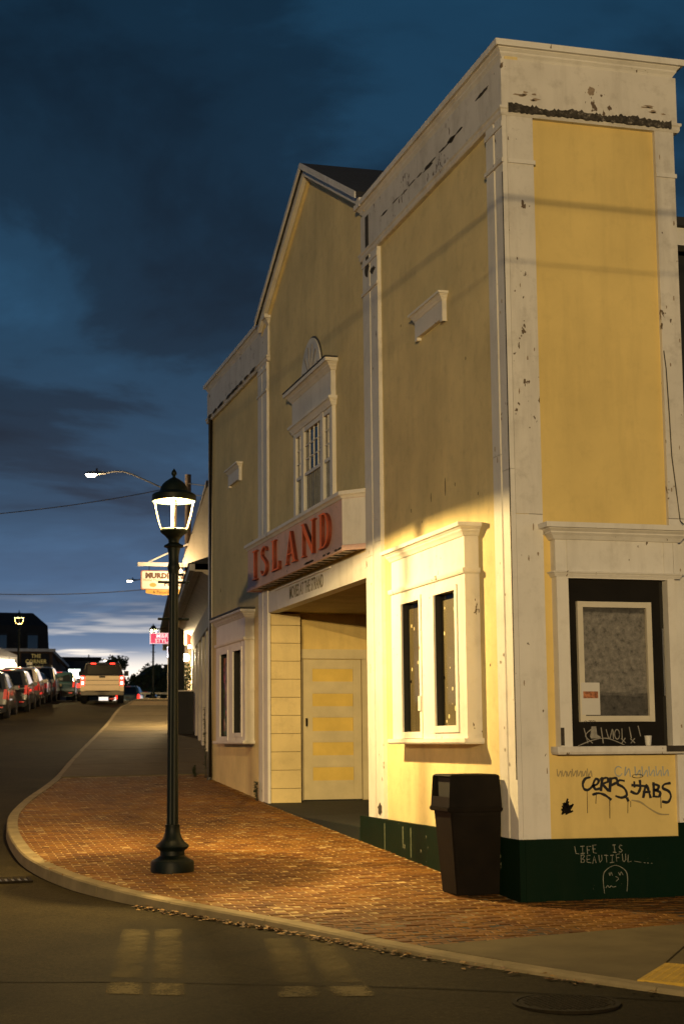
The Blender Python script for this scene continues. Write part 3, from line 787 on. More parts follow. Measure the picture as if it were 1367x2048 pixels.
part('step_edge', MB().prism([(5.475, 0), (11.0, .2), (11.0, ef(11.0) - .004), (8.8, ef(8.8) - .004), (5.475, .446)], lambda u, v, t: (t, u, v), -.07, -.051), 'step_paint', TH)
B('threshold', TH, 'inside', (.65, 1.72, 11.255, 11.297, .46, .598))
# entrance recess
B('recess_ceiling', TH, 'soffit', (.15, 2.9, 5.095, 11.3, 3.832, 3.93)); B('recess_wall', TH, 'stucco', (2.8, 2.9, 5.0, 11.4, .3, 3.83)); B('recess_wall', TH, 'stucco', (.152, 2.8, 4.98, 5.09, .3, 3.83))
B('recess_wall', TH, 'yellow_panel', (.3, 2.8, 11.30, 11.42, .3, 3.83))
lint = B('lintel', TH, 'trim', (-.035, .149, 5.094, 10.92, 3.80, 4.16)); B('lintel_ledge', TH, 'window_trim', (-.065, -.037, 6.9, 10.3, 4.125, 4.15))
zb = .50
for i in range(11):
    z1_ = min(zb + .302, 3.795); B('quoin_block', TH, 'stucco', (-.03, .55, 11.0 + rnd.uniform(0, .004), 11.295, zb, z1_)); zb += .310
    if zb > 3.7: break
door = B('door', TH, 'door_white', (.66, .825, 11.25, 11.295, .60, 3.02), (1.565, 1.71, 11.25, 11.295, .60, 3.02))
zs = [(.907, 1.17), (1.34, 1.60), (1.76, 2.03), (2.19, 2.445), (2.62, 2.877)]
edges = [.60] + [v for q in zs for v in q] + [3.02]
for i in range(0, 12, 2): B('door_rail', door, 'door_white', (.826, 1.564, 11.252, 11.293, edges[i], edges[i + 1]))
for a, b in zs: B('door_panel', door, 'door_yellow', (.828, 1.562, 11.268, 11.290, a + .002, b - .002)); 
for a, b in zs: B('panel_bead', door, 'door_white', (.826, 1.564, 11.258, 11.267, a, a + .018), (.826, 1.564, 11.258, 11.267, b - .018, b))
B('door_handle', door, 'iron', (.70, .725, 11.21, 11.249, 1.86, 2.0))
B('door_frame', TH, 'door_white', (.60, .65, 11.24, 11.296, .59, 3.03), (1.725, 1.86, 11.24, 11.296, .59, 3.03)); B('door_head', TH, 'door_white', (.56, 2.3, 11.235, 11.297, 3.035, 3.20))
B('recess_shade', TH, 'inside', (.552, .598, 11.26, 11.298, .59, 3.80))  # black strip standing for the shadow at the recess edge
# MOVIES line
text_mesh('lettering', 'MOVIES AT THE STRAND', .30, TH, 'faded_text', lambda u, v, t: (-.036 - t, 8.38 - u, 3.985 + v * .92), .003, bold=.004, sx=.62)
# marquee board with letters
mq_poly = [(.0, 5.10), (-.27, 5.42), (-.27, 11.42), (.0, 11.42)]
SG = thing('theatre_sign', 'marquee board tinted as if in pink light with orange red letters reading ISLAND above the entrance', 'sign', (-.14, 8.3, 4.22))
part('board', MB().prism(mq_poly, lambda u, v, t: (u - .013, v, t), 4.27, 4.92), 'sign_board', SG)
part('board_end', MB().prism([(-.004, 5.098), (-.286, 5.416), (-.290, 5.410), (-.008, 5.092)], lambda u, v, t: (u, v, t), 4.275, 4.915), 'trim', SG)
cp = [(-.02, 11.42), (-.283, 11.42), (-.283, 5.42), (-.02, 5.11)]
part('top_moulding', sweep(cp, [(-.03, 4.92), (.015, 4.92), (.03, 4.95), (.06, 4.97), (.06, 5.02), (-.03, 5.03)]), 'window_trim', SG)
part('bottom_rail', sweep(cp, [(-.03, 4.20), (.02, 4.20), (.02, 4.27), (-.03, 4.27)]), 'sign_board', SG)
B('underside', SG, 'trim_worn', (-.26, -.02, 5.45, 11.40, 4.225, 4.262))
yy = 5.5
while yy < 11.2:
    B('soffit_slot', SG, 'rot', (-.24, -.05, yy, yy + .10, 4.216, 4.224)); yy += .30
for i in range(12): blot(SG, lambda u, v, t: (-.2845 - t, u, v), (5.4 + 5.9 * rnd.random(), 4.4 + .45 * rnd.random()), .05 + .06 * rnd.random(), .03 + .05 * rnd.random(), 'sign_board', 10, 'bare_patch')
for i in range(10): blot(SG, lambda u, v, t: (-.308 - t, u, v), (5.35 + 2.5 * rnd.random(), 4.235), .10, .018, 'rot', 9)
def L_(name, splines, ya, yb, wu):
    """letter drawn in a box wu wide and 1 high, set between ya (left as read) and yb"""
    z0, h = 4.335, .505
    o = curve_mesh('letter_' + name, splines, .05, SG, 'letter_red', lambda u, v, t: (-.292 - t, ya + (yb - ya) * u / wu, z0 + v * h))
    o.data.materials.append(MATS['letter_side'])
    for pl in o.data.polygons:
        if abs(pl.normal.x) < .5: pl.material_index = 1
L_('i', [[(0, 0), (1, 0), (1, .035), (.60, .06), (.60, .94), (1, .965), (1, 1), (0, 1), (0, .965), (.38, .94), (.38, .06), (0, .035)]], 10.83, 10.52, 1)
sc = smooth_path([(.86, .80), (.72, .93), (.45, .95), (.22, .84), (.22, .68), (.5, .54), (.78, .38), (.80, .18), (.55, .05), (.28, .06), (.12, .20)], 5)
lft, rgt = [], []
for i, (u, v) in enumerate(sc):
    a, b = sc[max(i - 1, 0)], sc[min(i + 1, len(sc) - 1)]; dx, dy = b[0] - a[0], b[1] - a[1]; L = math.hypot(dx, dy)
    tt = i / (len(sc) - 1); wd = .03 + .055 * math.sin(math.pi * tt) ** 2
    lft.append((u - dy / L * wd, v + dx / L * wd * .6)); rgt.append((u + dy / L * wd, v - dx / L * wd * .6))
L_('s', [lft + rgt[::-1]], 10.25, 9.72, 1)
L_('l', [[(0, 0), (.95, 0), (.95, .26), (.90, .26), (.80, .06), (.36, .05), (.36, .95), (.5, .97), (.5, 1), (.02, 1), (.02, .97), (.15, .95), (.15, .05), (0, .03)]], 9.44, 8.88, 1)
L_('a', [[(.03, 0), (.25, 0), (.25, .035), (.18, .05), (.26, .28), (.63, .28), (.71, .05), (.62, .035), (.62, 0), (.98, 0), (.98, .035), (.92, .05), (.55, 1), (.47, 1), (.12, .05), (.03, .035)], [(.28, .32), (.455, .80), (.615, .32)]], 8.52, 7.80, 1)
L_('n', [[(.02, 0), (.24, 0), (.24, .035), (.155, .05), (.155, .80), (.77, 0), (.85, 0), (.85, .95), (.96, .965), (.96, 1), (.70, 1), (.70, .965), (.80, .95), (.80, .24), (.22, 1), (.02, 1), (.02, .965), (.105, .95), (.105, .05), (.02, .035)]], 7.50, 6.68, 1)
dout = [(0, 0), (.45, 0)] + [(.45 + .55 * math.sin(a), .5 - .5 * math.cos(a)) for a in np.linspace(.15, math.pi - .15, 14)] + [(.45, 1), (0, 1), (0, .965), (.12, .95), (.12, .05), (0, .035)]
din = [(.32, .05)] + [(.40 + .40 * math.sin(a), .5 - .45 * math.cos(a)) for a in np.linspace(.15, math.pi - .15, 12)] + [(.32, .95)]
L_('d', [dout, din], 6.48, 5.93, 1)
# small name plates with a moulded cap
def plaque(yc):
    p0 = part('plaque', MB().prism([(yc - .50, 6.50), (yc - .42, 6.50), (yc - .42, 6.535), (yc + .42, 6.535), (yc + .42, 6.50), (yc + .50, 6.50), (yc + .50, 6.75), (yc - .50, 6.75)], fx(0), -.02, .055), 'trim', TH)
    part('plaque_cap', sweep([(0, yc + .50), (-.055, yc + .50), (-.055, yc - .50), (0, yc - .50)], crown(6.75, 6.86, .07)), 'window_trim', p0)
plaque(2.40); plaque(13.72)
# boxed shop-front windows in the two wings
def bay_window(yc, far=False):
    W_ = B('window', TH, 'window_trim', (-.17, 0, yc + .89, yc + 1.31, 1.62, 3.42), (-.17, 0, yc - .30, yc + .22, 1.62, 3.42), (-.17, 0, yc - 1.31, yc - 1.0, 1.62, 3.42),
           (-.168, 0, yc - .998, yc - .302, 3.28, 3.418), (-.168, 0, yc + .222, yc + .888, 3.28, 3.418), (-.168, 0, yc - .998, yc - .302, 1.622, 1.76), (-.168, 0, yc + .222, yc + .888, 1.622, 1.70))
    path = [(0, yc + 1.31), (-.17, yc + 1.31), (-.17, yc - 1.31), (0, yc - 1.31)]
    B('frieze_panel', W_, 'window_trim', (-.165, 0, yc - 1.30, yc + 1.30, 3.47, 3.835))
    part('window_cornice', sweep(path, crown(3.83, 3.98, .11)), 'window_trim' if not far else 'trim_worn', W_)
    if far: B('cornice_flashing', W_, 'gutter', (-.29, 0, yc - 1.43, yc + 1.43, 3.982, 4.005))
    part('window_architrave', sweep(path, [(-.03, 3.415), (.02, 3.415), (.03, 3.43), (.035, 3.455), (.035, 3.475), (-.03, 3.475)]), 'window_trim', W_)
    part('window_sill', sweep(path, band(1.56, 1.622, .055)), 'window_trim', W_)
    for (a, b, zl) in ((yc + .22, yc + .89, 1.70), (yc - 1.0, yc - .30, 1.76)):
        B('sash_frame', W_, 'window_trim', (-.185, -.171, a - .07, a + .002, zl - .07, 3.32), (-.185, -.171, b - .002, b + .07, zl - .07, 3.32), (-.184, -.171, a + .003, b - .003, 3.262, 3.32), (-.184, -.171, a + .003, b - .003, zl - .07, zl + .004))
        B('dark_reveal', W_, 'inside', (-.012, -.004, a, b, zl, 3.30))
        if not far:
            B('spotted_panel', W_, 'spotted_screen', (-.075, -.055, a + .001, b - .006, zl + .002, 3.20))
            B('latch', W_, 'iron', (-.09, -.06, b - .06, b - .03, 2.3, 2.33))
        B('jamb_shade', W_, 'inside', (-.160, -.006, b - .004, b - .001, zl + .002, 3.278))  # near-black strip stands for shade on the unlit window jamb
        B('pane', W_, 'window_glass', (-.105, -.10, a + .001, b - .001, zl + .001, 3.279))
    if far:
        a, b = yc + .26, yc + .86
        B('poster', W_, 'poster_far', (-.11, -.108, a, b, 1.72, 3.2)); B('card', W_, 'paper', (-.06, -.05, yc - .98, yc - .80, 2.55, 3.0)); B('stick', W_, 'window_trim', (-.08, -.06, yc - .66, yc - .62, 1.8, 3.25))
    else:
        B('shop_card', W_, 'paper', (-.20, -.186, yc + .16, yc + .24, 1.95, 2.12)); B('faded_sticker', W_, 'grey_spray', (-.109, -.106, yc + .28, yc + .38, 1.82, 2.02))
m, nt, p = newmat('poster_far')
co = objco(nt)
vv_ = N(nt, 'ShaderNodeTexVoronoi', ins={'Vector': co, 'Scale': 4.5, 'Randomness': 1.0})
nt.links.new(mixc(nt, ramp(nt, noise(nt, co, 9, 4), [(.4, 0.0), (.6, 1.0)]), mixc(nt, 1.0, vv_.outputs['Color'], (.5, .35, .25), 'MULTIPLY'), (.05, .035, .025)), p.inputs['Base Color'])
p.inputs['Roughness'].default_value = .5
bay_window(2.33); bay_window(13.5, True)
# upper window over the marquee
yc = 7.82
UW = B('window', TH, 'window_trim', (-.07, 0, yc + 1.02, yc + 1.16, 5.06, 6.52), (-.07, 0, yc - 1.16, yc - 1.02, 5.06, 6.52), (-.075, 0, yc + .50, yc + .66, 5.06, 6.52), (-.075, 0, yc - .66, yc - .50, 5.06, 6.52), (-.068, 0, yc - 1.018, yc + 1.018, 6.44, 6.518))
path = [(0, yc + 1.18), (-.08, yc + 1.18), (-.08, yc - 1.18), (0, yc - 1.18)]
B('frieze_panel', UW, 'trim', (-.085, 0, yc - 1.17, yc + 1.17, 6.66, 7.06))
part('window_cornice', sweep(path, crown(7.05, 7.22, .13)), 'window_trim', UW)
part('window_architrave', sweep(path, crown(6.52, 6.665, .07)), 'window_trim', UW)
B('cornice_flashing', UW, 'gutter', (-.215, 0, yc - 1.31, yc + 1.31, 7.222, 7.235))
def cloth(y0, y1, z0, z1, x=-.018):
    mb = MB(); n = 26
    for i in range(n + 1):
        y = y0 + (y1 - y0) * i / n; xx = x + .012 * math.sin(i * 1.9) + .006 * rnd.random()
        mb.v += [(xx, y, z0), (xx, y, z1)]
    mb.f = [(2 * i, 2 * i + 2, 2 * i + 3, 2 * i + 1) for i in range(n)]
    return mb
for (a, b, cols) in ((yc + .66, yc + 1.02, 2), (yc - .50, yc + .50, 4), (yc - 1.02, yc - .66, 2)):
    B('pane', UW, 'glass_dark', (-.03, -.024, a, b, 5.77, 6.44))
    B('pane', UW, 'window_glass', (-.044, -.040, a, b, 5.06, 5.75))
    part('curtain', cloth(a + .01, b - .01, 5.06, 5.76), 'curtain', UW); B('dark_reveal', UW, 'inside', (-.006, -.002, a, b, 5.06, 6.44))
    B('meeting_rail', UW, 'window_trim', (-.058, -.022, a + .001, b - .001, 5.735, 5.785))
    for k in range(1, cols): y = a + (b - a) * k / cols; B('muntin', UW, 'window_trim', (-.045, -.0302, y - .009, y + .009, 5.786, 6.438))
    for k in (1, 2): zq = 5.785 + .65 * k / 3; B('muntin', UW, 'window_trim', (-.043, -.0304, a + .002, b - .002, zq - .009, zq + .009))
# half-round fan over it
FN = part('fan_plaque', MB().prism([(7.95 + .60 * math.cos(t), 7.20 + .66 * math.sin(t)) for t in np.linspace(0, math.pi, 26)], fx(.0), .0, .05), 'trim', TH)
part('fan_edge', MB().prism([(7.95 + .63 * math.cos(t), 7.20 + .69 * math.sin(t)) for t in np.linspace(0, math.pi, 26)], fx(.0), .0, .03), 'gutter', FN)
for t in np.linspace(.35, math.pi - .35, 6):
    c_, s_ = math.cos(t), math.sin(t)
    B('fan_rib', FN, 'fan_line') if False else part('fan_rib', MB().prism([(7.95 + .18 * c_ - .012 * s_, 7.2 + .2 * s_ + .012 * c_), (7.95 + .5 * c_ - .02 * s_, 7.2 + .56 * s_ + .02 * c_), (7.95 + .5 * c_ + .02 * s_, 7.2 + .56 * s_ - .02 * c_), (7.95 + .18 * c_ + .012 * s_, 7.2 + .2 * s_ - .012 * c_)], fx(0), .0505, .062), 'fan_line', FN)
# narrow side window with its dark board
SW = B('window', TH, 'window_trim', (.40, .53, -.13, 0, 1.53, 3.27), (1.655, 1.738, -.13, 0, 1.53, 3.27), (.532, 1.653, -.128, 0, 3.255, 3.27))
path = [(.39, 0), (.39, -.13), (1.80, -.13), (1.80, 0)]
B('frieze_panel', SW, 'trim', (.395, 1.735, -.125, 0, 3.33, 3.66), (1.74, 1.795, -.125, -.054, 3.33, 3.66)); part('window_cornice', sweep(path, crown(3.655, 3.83, .15)), 'trim', SW)
B('frieze_bead', SW, 'trim_worn', (.52, .53, -.131, -.126, 3.335, 3.655), (1.62, 1.63, -.131, -.126, 3.335, 3.655))
part('window_architrave', sweep(path, crown(3.268, 3.335, .04)), 'trim', SW)
part('window_sill', sweep(path, band(1.45, 1.53, .05)), 'trim_worn', SW)
B('dark_board', SW, 'dark_board', (.531, 1.60, -.05, -.02, 1.531, 3.254)); B('dark_reveal', SW, 'inside', (1.601, 1.654, -.015, -.004, 1.531, 3.254))
B('metal_edge', SW, 'steel', (1.615, 1.635, -.05, -.03, 2.05, 2.75))
B('rot_patch', SW, 'rot', (1.55, 1.80, -.186, -.1815, 1.47, 1.532)); B('rot_patch', SW, 'rot', (.40, .44, -.1325, -.1305, 1.54, 1.72))
CS = B('poster_case', SW, 'case_frame', (.64, .70, -.095, -.051, 1.78, 3.02), (1.42, 1.478, -.095, -.051, 1.78, 3.02), (.701, 1.419, -.094, -.051, 2.96, 3.019), (.701, 1.419, -.094, -.051, 1.781, 1.84))
B('poster', CS, 'poster_sheet', (.701, 1.419, -.062, -.052, 1.841, 2.959))
nt_ = B('notice', CS, 'paper', (.655, .86, -.099, -.0955, 1.85, 2.18)); B('notice_picture', nt_, 'photo_print', (.675, .84, -.101, -.0992, 2.02, 2.09))
# graffiti, drawn as paint strokes
gx = lambda u: .67 + (u - 320) * .002326
gz = lambda v: 1.22 - (v - 1300) * .00205
def gfn(y): return lambda u, v: (gx(u), y, gz(v))
K = .0001
def graffiti(name, strokes, wd, y, mat, parent, sm=True):
    mb = MB()
    for i, s in enumerate(strokes): stroke(mb, s, wd, (lambda yy: gfn(yy))(y - .0004 * (i % 7)), sm)
    return part(name, mb, mat, parent)
el = lambda cx, cy, rx, ry, a0=0, a1=6.4: [(cx + rx * math.cos(a), cy + ry * math.sin(a)) for a in np.linspace(a0, a1, 9)]
corps = [[(360, 1303), (338, 1310), (326, 1335), (332, 1360), (352, 1364), (374, 1345)], [(374, 1345), (396, 1336), (402, 1318), (388, 1312), (376, 1338), (386, 1362), (408, 1358)],
         [(412, 1366), (420, 1310)], [(416, 1313), (442, 1306), (448, 1324), (424, 1338), (444, 1366)], [(454, 1370), (460, 1312)], [(456, 1314), (484, 1308), (490, 1328), (462, 1344)],
         [(522, 1322), (500, 1320), (493, 1338), (516, 1352), (532, 1372), (534, 1396), (510, 1406), (484, 1398)], [(375, 1388), (400, 1382), (430, 1392), (456, 1412)], [(538, 1412), (541, 1420)],
         [(602, 1325), (602, 1362), (586, 1388), (560, 1378)], [(566, 1345), (620, 1350)], [(574, 1330), (574, 1352)], [(616, 1404), (632, 1346), (650, 1404)], [(620, 1380), (646, 1380)],
         [(668, 1338), (668, 1402)], [(666, 1340), (692, 1350), (686, 1368), (668, 1370), (698, 1382), (692, 1404), (666, 1402)],
         [(746, 1338), (720, 1344), (713, 1362), (741, 1378), (751, 1404), (736, 1432), (712, 1430)]]
graffiti('graffiti', corps, 12.5, -.006, 'black_paint', TH)
graffiti('graffiti', [[(345, 1368), (344, 1478)], [(388, 1390), (385, 1432)], [(452, 1412), (450, 1506)], [(540, 1420), (537, 1482)], [(553, 1425), (552, 1452)], [(700, 1405), (700, 1460)], el(590, 1300, 26, 9)], 3.2, -.009, 'black_paint', TH)
graffiti('graffiti', [[(560, 1420), (600, 1430), (640, 1460), (690, 1490), (735, 1494)]], 8, -.0095, 'grey_spray', TH)
graffiti('graffiti', [[(205 + 24 * i + dx, 1262 + (i % 3) * 6), (210 + 24 * i, 1296), (222 + 24 * i, 1270), (226 + 24 * i, 1298)] for i in range(7) for dx in (0,)], 5, -.006, 'grey_spray', TH)
graffiti('graffiti', [el(500, 1275, 18, 24, .5, 5.5), [(535, 1255), (530, 1298), (550, 1262), (556, 1300)]] + [[(580 + 34 * i, 1255), (584 + 34 * i, 1298), (602 + 34 * i, 1270), (606 + 34 * i, 1300)] for i in range(5)], 6, -.006, 'blue_spray', TH)
mb = MB()
for i in range(26): stroke(mb, [(240 + rnd.gauss(0, 14), 1450 + rnd.gauss(0, 16)), (244 + rnd.gauss(0, 14), 1462 + rnd.gauss(0, 18))], 9, gfn(-.006 - .0003 * (i % 9)), False)
part('paint_smudge', mb, 'bin_brown', TH)
graffiti('graffiti', [[(330, 1060), (346, 1132)], [(362, 1066), (336, 1096), (368, 1132)], [(412, 1058), (420, 1132)], [(436, 1066), (450, 1112), (466, 1064), (470, 1112)], el(488, 1090, 12, 24), [(512, 1062), (512, 1118)],
         [(548, 1055), (556, 1108)], [(592, 1050), (602, 1098)], [(508, 1112), (528, 1132)], [(526, 1110), (510, 1134)], [(554, 1114), (572, 1132)], [(572, 1112), (554, 1134)], [(300, 1146), (370, 1118), (440, 1110), (520, 1142)]], 4.5, -.054, 'white_spray', SW)
mb = MB().prism([(gx(u), gz(v)) for u, v in ((366, 1050), (388, 1050), (392, 1092), (408, 1102), (406, 1110), (362, 1110), (358, 1100))], lambda u, v, t: (u, t, v), -.0575, -.0545); part('graffiti', mb, 'white_spray', SW)
graffiti('graffiti', [[(318, 1036), (330, 1022), (340, 1036)], [(345, 1022), (360, 1022)], [(352, 1022), (352, 1038)], [(365, 1036), (365, 1022), (376, 1024), (366, 1030)]], 2.5, -.0965, 'black_paint', CS)
FONT = {'L': [[(0, 0), (0, 1), (.7, 1)]], 'I': [[(.3, 0), (.3, 1)], [(0, 0), (.6, 0)], [(0, 1), (.6, 1)]], 'F': [[(.7, 0), (0, 0), (0, 1)], [(0, .5), (.5, .5)]], 'E': [[(.7, 0), (0, 0), (0, 1), (.7, 1)], [(0, .5), (.5, .5)]],
        'S': [[(.7, .1), (.3, 0), (0, .2), (.35, .5), (.7, .75), (.35, 1), (0, .9)]], 'B': [[(0, 0), (0, 1), (.5, 1), (.65, .75), (.4, .5), (0, .5)], [(0, 0), (.45, 0), (.6, .25), (.4, .5)]], 'A': [[(0, 1), (.35, 0), (.7, 1)], [(.15, .6), (.55, .6)]],
        'U': [[(0, 0), (0, .8), (.3, 1), (.6, .8), (.6, 0)]], 'T': [[(0, 0), (.7, 0)], [(.35, 0), (.35, 1)]], 'l': [[(.3, .1), (.3, 1)]]}
def scrawl(txt, u0, v0, cw, ch, wd, y, mat, parent):
    st_ = []; u = u0
    for i, c_ in enumerate(txt):
        if c_ == ' ': u += cw * 1.2; continue
        for s in FONT[c_]: st_.append([(u + a * cw * .8 + rnd.uniform(-2.6, 2.6), v0 + b * ch + (i % 3) * 2 + rnd.uniform(-3, 3)) for a, b in s])
        u += cw * (.62 if c_ == 'I' and len(txt) < 8 else 1.0)
    return graffiti('graffiti', st_, wd, y, mat, parent, False)
PL = -.0945
scrawl('LIFE  IS', 264, 1636, 28, 36, 3.6, PL, 'chalk', TH); scrawl('BEAUTIFUL', 290, 1682, 28, 34, 3.2, PL, 'chalk', TH)
graffiti('graffiti', [[(545, 1718), (575, 1724)], [(590, 1726), (594, 1727)], [(606, 1728), (610, 1729)], [(624, 1730), (628, 1731)]], 3, PL, 'chalk', TH, False)
graffiti('graffiti', [[(396, 1868), (392, 1800), (402, 1762), (450, 1735), (497, 1760), (508, 1800), (503, 1862)]], 3.4, PL, 'chalk', TH)
graffiti('graffiti', [[(420, 1770), (424, 1784), (430, 1768), (436, 1784)], [(466, 1770), (472, 1784), (478, 1768), (486, 1782)], [(452, 1790), (465, 1800), (453, 1812)], [(404, 1842), (412, 1832), (420, 1842), (428, 1834), (436, 1840), (450, 1838)]], 2.8, PL, 'chalk', TH)
# cable on the narrow side
part('cable', MB().tube([(1.752, -.058, 5.75), (1.77, -.062, 5.55), (1.79, -.06, 5.0), (1.80, -.058, 4.6), (1.84, -.06, 4.2), (1.87, -.06, 3.9), (1.86, -.17, 3.84)], .006, 6), 'bark', TH)
# body of the hall set back behind the front
B('hall_wall', TH, 'dark_wall', (1.98, 16, 1.95, 15.9, -.2, 7.55)); B('hall_eave', TH, 'trim', (1.985, 16.3, 1.72, 1.94, 7.60, 7.82)); B('hall_roof', TH, 'roofing', (1.985, 16.3, 1.64, 16.0, 7.825, 7.93))
B('hall_bracket', TH, 'rot', (1.985, 2.10, 1.60, 1.715, 7.5, 7.95))
# paper cup on the sill
cu = thing('paper_cup', 'small white paper cup standing on the sill of the side window', 'cup', (1.385, -.105, 1.533))
part('cup_body', MB().lathe([(.028, 1.533), (.038, 1.628)], 16, (1.385, -.105)), 'cup', cu, smooth=True); part('cup_rim', MB().lathe([(.0385, 1.626), (.0405, 1.630), (.0385, 1.635)], 16, (1.385, -.105)), 'cup', cu, smooth=True)
# weeds at the foot of the wall
def weed(label, x, y, h, n, name='weed', grp=None, lean=.35):
    t = thing(name, label, 'plant', (x, y, g(x, y)), grp); z0 = g(x, y)
    mb = MB(); lv = MB()
    for i in range(n):
        a = rnd.uniform(0, 6.28); hh = h * rnd.uniform(.55, 1); l = lean * rnd.random()
        pts = [(x + .02 * math.cos(a), y + .02 * math.sin(a), z0 - .02), (x - .4 * l * hh * abs(math.cos(a)), y + .4 * l * hh * math.sin(a), z0 + .5 * hh), (x - l * hh * abs(math.cos(a)), y + l * hh * math.sin(a), z0 + hh)]
        pts = smooth_path(pts, 4); mb.tube(pts, .004, 4)
        for q in pts[2:]:
            for k in range(3):
                b = rnd.uniform(0, 6.28); s_ = rnd.uniform(.015, .04); c_ = Vector(q) + Vector((rnd.uniform(-.03, .01), rnd.uniform(-.03, .03), rnd.uniform(-.02, .02)))
                d = Vector((math.cos(b), math.sin(b), rnd.uniform(-.3, .6))) * s_; e = Vector((-math.sin(b), math.cos(b), .2)) * s_ * .5
                lv.add([c_ - d, c_ + e, c_ + d, c_ - e], [(0, 1, 2, 3)])
    part('stem', mb, 'bark', t); lf = part('leaves', lv, 'foliage', t); lf['kind'] = 'stuff'
weed('small dry weed at the foot of the block pier beside the entrance', -.10, 11.55, .34, 7)
weed('tall vine climbing the far left corner of the theatre', -.06, 16.42, 1.5, 9, 'climbing_vine', lean=.08)
weed('low leafy weed clump on the pavement by the far theatre corner', -.22, 16.75, .22, 12)

# ------------------------------------------------------------------ lantern posts
def lantern(name, label, loc, group, power, rot=0.0, bulb='bulb'):
    """built round the origin, z up from its own foot; parts are local"""
    t = thing(name, label, 'street lamp', loc, group, world=False); t.rotation_euler.z = rot; t.scale = (1, 1, 1.018)
    zz = lambda y: (1745 - (1600 + y / 9.764)) / 172.6
    foot = [(.252, -.06)] + [(.252, zz(1440)), (.252, zz(1262)), (.243, zz(1222)), (.187, zz(1180)), (.160, zz(1150)), (.142, zz(1120)), (.140, zz(1040)), (.172, zz(1000)), (.194, zz(955)), (.188, zz(925)),
            (.144, zz(870)), (.113, zz(800)), (.092, zz(700)), (.082, zz(600)), (.086, zz(575)), (.086, zz(545)), (.074, zz(535))]
    part('base', MB().lathe(foot, 32), 'lamp_green', t, smooth=True, ang=40)
    part('shaft', MB().lathe([(.069, .50), (.056, 3.42)], 28, flute=.07), 'lamp_green', t, smooth=True, ang=20)
    part('collar', MB().lathe([(.060, 3.40), (.068, 3.44), (.076, 3.47), (.070, 3.50), (.060, 3.53), (.062, 3.62), (.078, 3.70), (.118, 3.715), (.112, 3.735), (.080, 3.75), (.062, 3.765), (.066, 3.80), (.105, 3.845), (.150, 3.88), (.164, 3.90), (.160, 3.92), (.150, 3.925)], 28), 'lamp_green', t, smooth=True, ang=45)
    part('reflector_plate', MB().lathe([(.146, 3.923), (.146, 3.931), (.03, 3.945), (.02, 3.945)], 24), 'lamp_white', t, smooth=True)
    for zc in (3.30, 2.87):
        part('ladder_bar', MB().tube([(-.185, 0, zc), (.185, 0, zc)], .015, 8), 'lamp_green', t, smooth=True)
    # lantern frame: four curved ribs and panes between them
    def rz(k): return (.150 + (.240 - .150) * (k ** .75), 3.925 + k * (4.295 - 3.925))
    for q in range(4):
        a = q * math.pi / 2 + R(-4); ca, sa = math.cos(a), math.sin(a)
        pts = [rz(k / 8) for k in range(9)]; vs = []
        for r_, z_ in pts:
            for (dr, dt) in ((-.007, -.011), (.007, -.011), (.007, .011), (-.007, .011)):
                vs.append(((r_ + dr) * ca - dt * sa, (r_ + dr) * sa + dt * ca, z_))
        part('lantern_rib', MB().add(vs, [(i * 4 + k, i * 4 + (k + 1) % 4, (i + 1) * 4 + (k + 1) % 4, (i + 1) * 4 + k) for i in range(8) for k in range(4)]), 'lamp_white', t)
        vs = []; n = 9
        for i, (r_, z_) in enumerate(pts):
            for k in range(n):
                b = a + .09 + (math.pi / 2 - .18) * k / (n - 1); vs.append((r_ * math.cos(b), r_ * math.sin(b), z_))
        part('lantern_pane', MB().add(vs, [(i * n + k, i * n + k + 1, (i + 1) * n + k + 1, (i + 1) * n + k) for i in range(8) for k in range(n - 1)]), 'lantern_glass', t, smooth=True)
    cap = part('lantern_cap', MB().lathe([(.238, 4.293), (.256, 4.252), (.263, 4.266), (.262, 4.325), (.240, 4.345), (.200, 4.36), (.172, 4.372), (.166, 4.39), (.158, 4.42), (.138, 4.455), (.108, 4.485), (.075, 4.508), (.055, 4.522), (.03, 4.535), (.002, 4.54)], 32), 'lamp_green', t, smooth=True, ang=40)
    part('finial', MB().lathe([(.03, 4.53), (.018, 4.545), (.016, 4.555), (.030, 4.57), (.034, 4.59), (.026, 4.612), (.012, 4.632), (.003, 4.645)], 14), 'lamp_green', cap, smooth=True)
    part('light_disc', MB().lathe([(.225, 4.2945), (.225, 4.2905), (.16, 4.286), (.03, 4.286)], 28), bulb, t, smooth=True)
    if power:
        ld = bpy.data.lights.new('lantern_light', 'POINT'); ld.shadow_soft_size = .016; ld.energy = power; ld.color = (1.0, .69, .27)
        lo = bpy.data.objects.new('lantern_light', ld); C.objects.link(lo); lo.parent = t; lo.location = (0, 0, 4.281)
        ld = bpy.data.lights.new('lantern_refractor', 'AREA'); ld.shape = 'DISK'; ld.size = .40; ld.energy = power * .26; ld.color = (1.0, .68, .25)
        lo = bpy.data.objects.new('lantern_refractor', ld); C.objects.link(lo); lo.parent = t; lo.location = (0, 0, 4.284)
    return t
LZ = g(-3.0, 3.24)
LAMP = lantern('street_lamp', 'tall dark green lantern lamp post lit on the brick corner pavement', (-3.0, 3.24, LZ), 'lantern street lamps', 1850.0)
lamp2 = copy_tree(LAMP); lamp2.location = (-.32, 66.6, g(-.3, 66.6) - .1); lamp2['label'] = 'distant lit lantern lamp in front of the black building, far left'
lamp3 = copy_tree(LAMP); lamp3.location = (9.05, 81.0, g(9, 81)); lamp3.rotation_euler.z = .4; lamp3['label'] = 'distant lantern lamp post behind the pink sign up the street'
for l_ in (lamp2, lamp3):
    for ch in l_.children:
        if ch.name.startswith('light_disc'): ch.data = ch.data.copy(); ch.data.materials.clear(); ch.data.materials.append(MATS['bulb_far'])
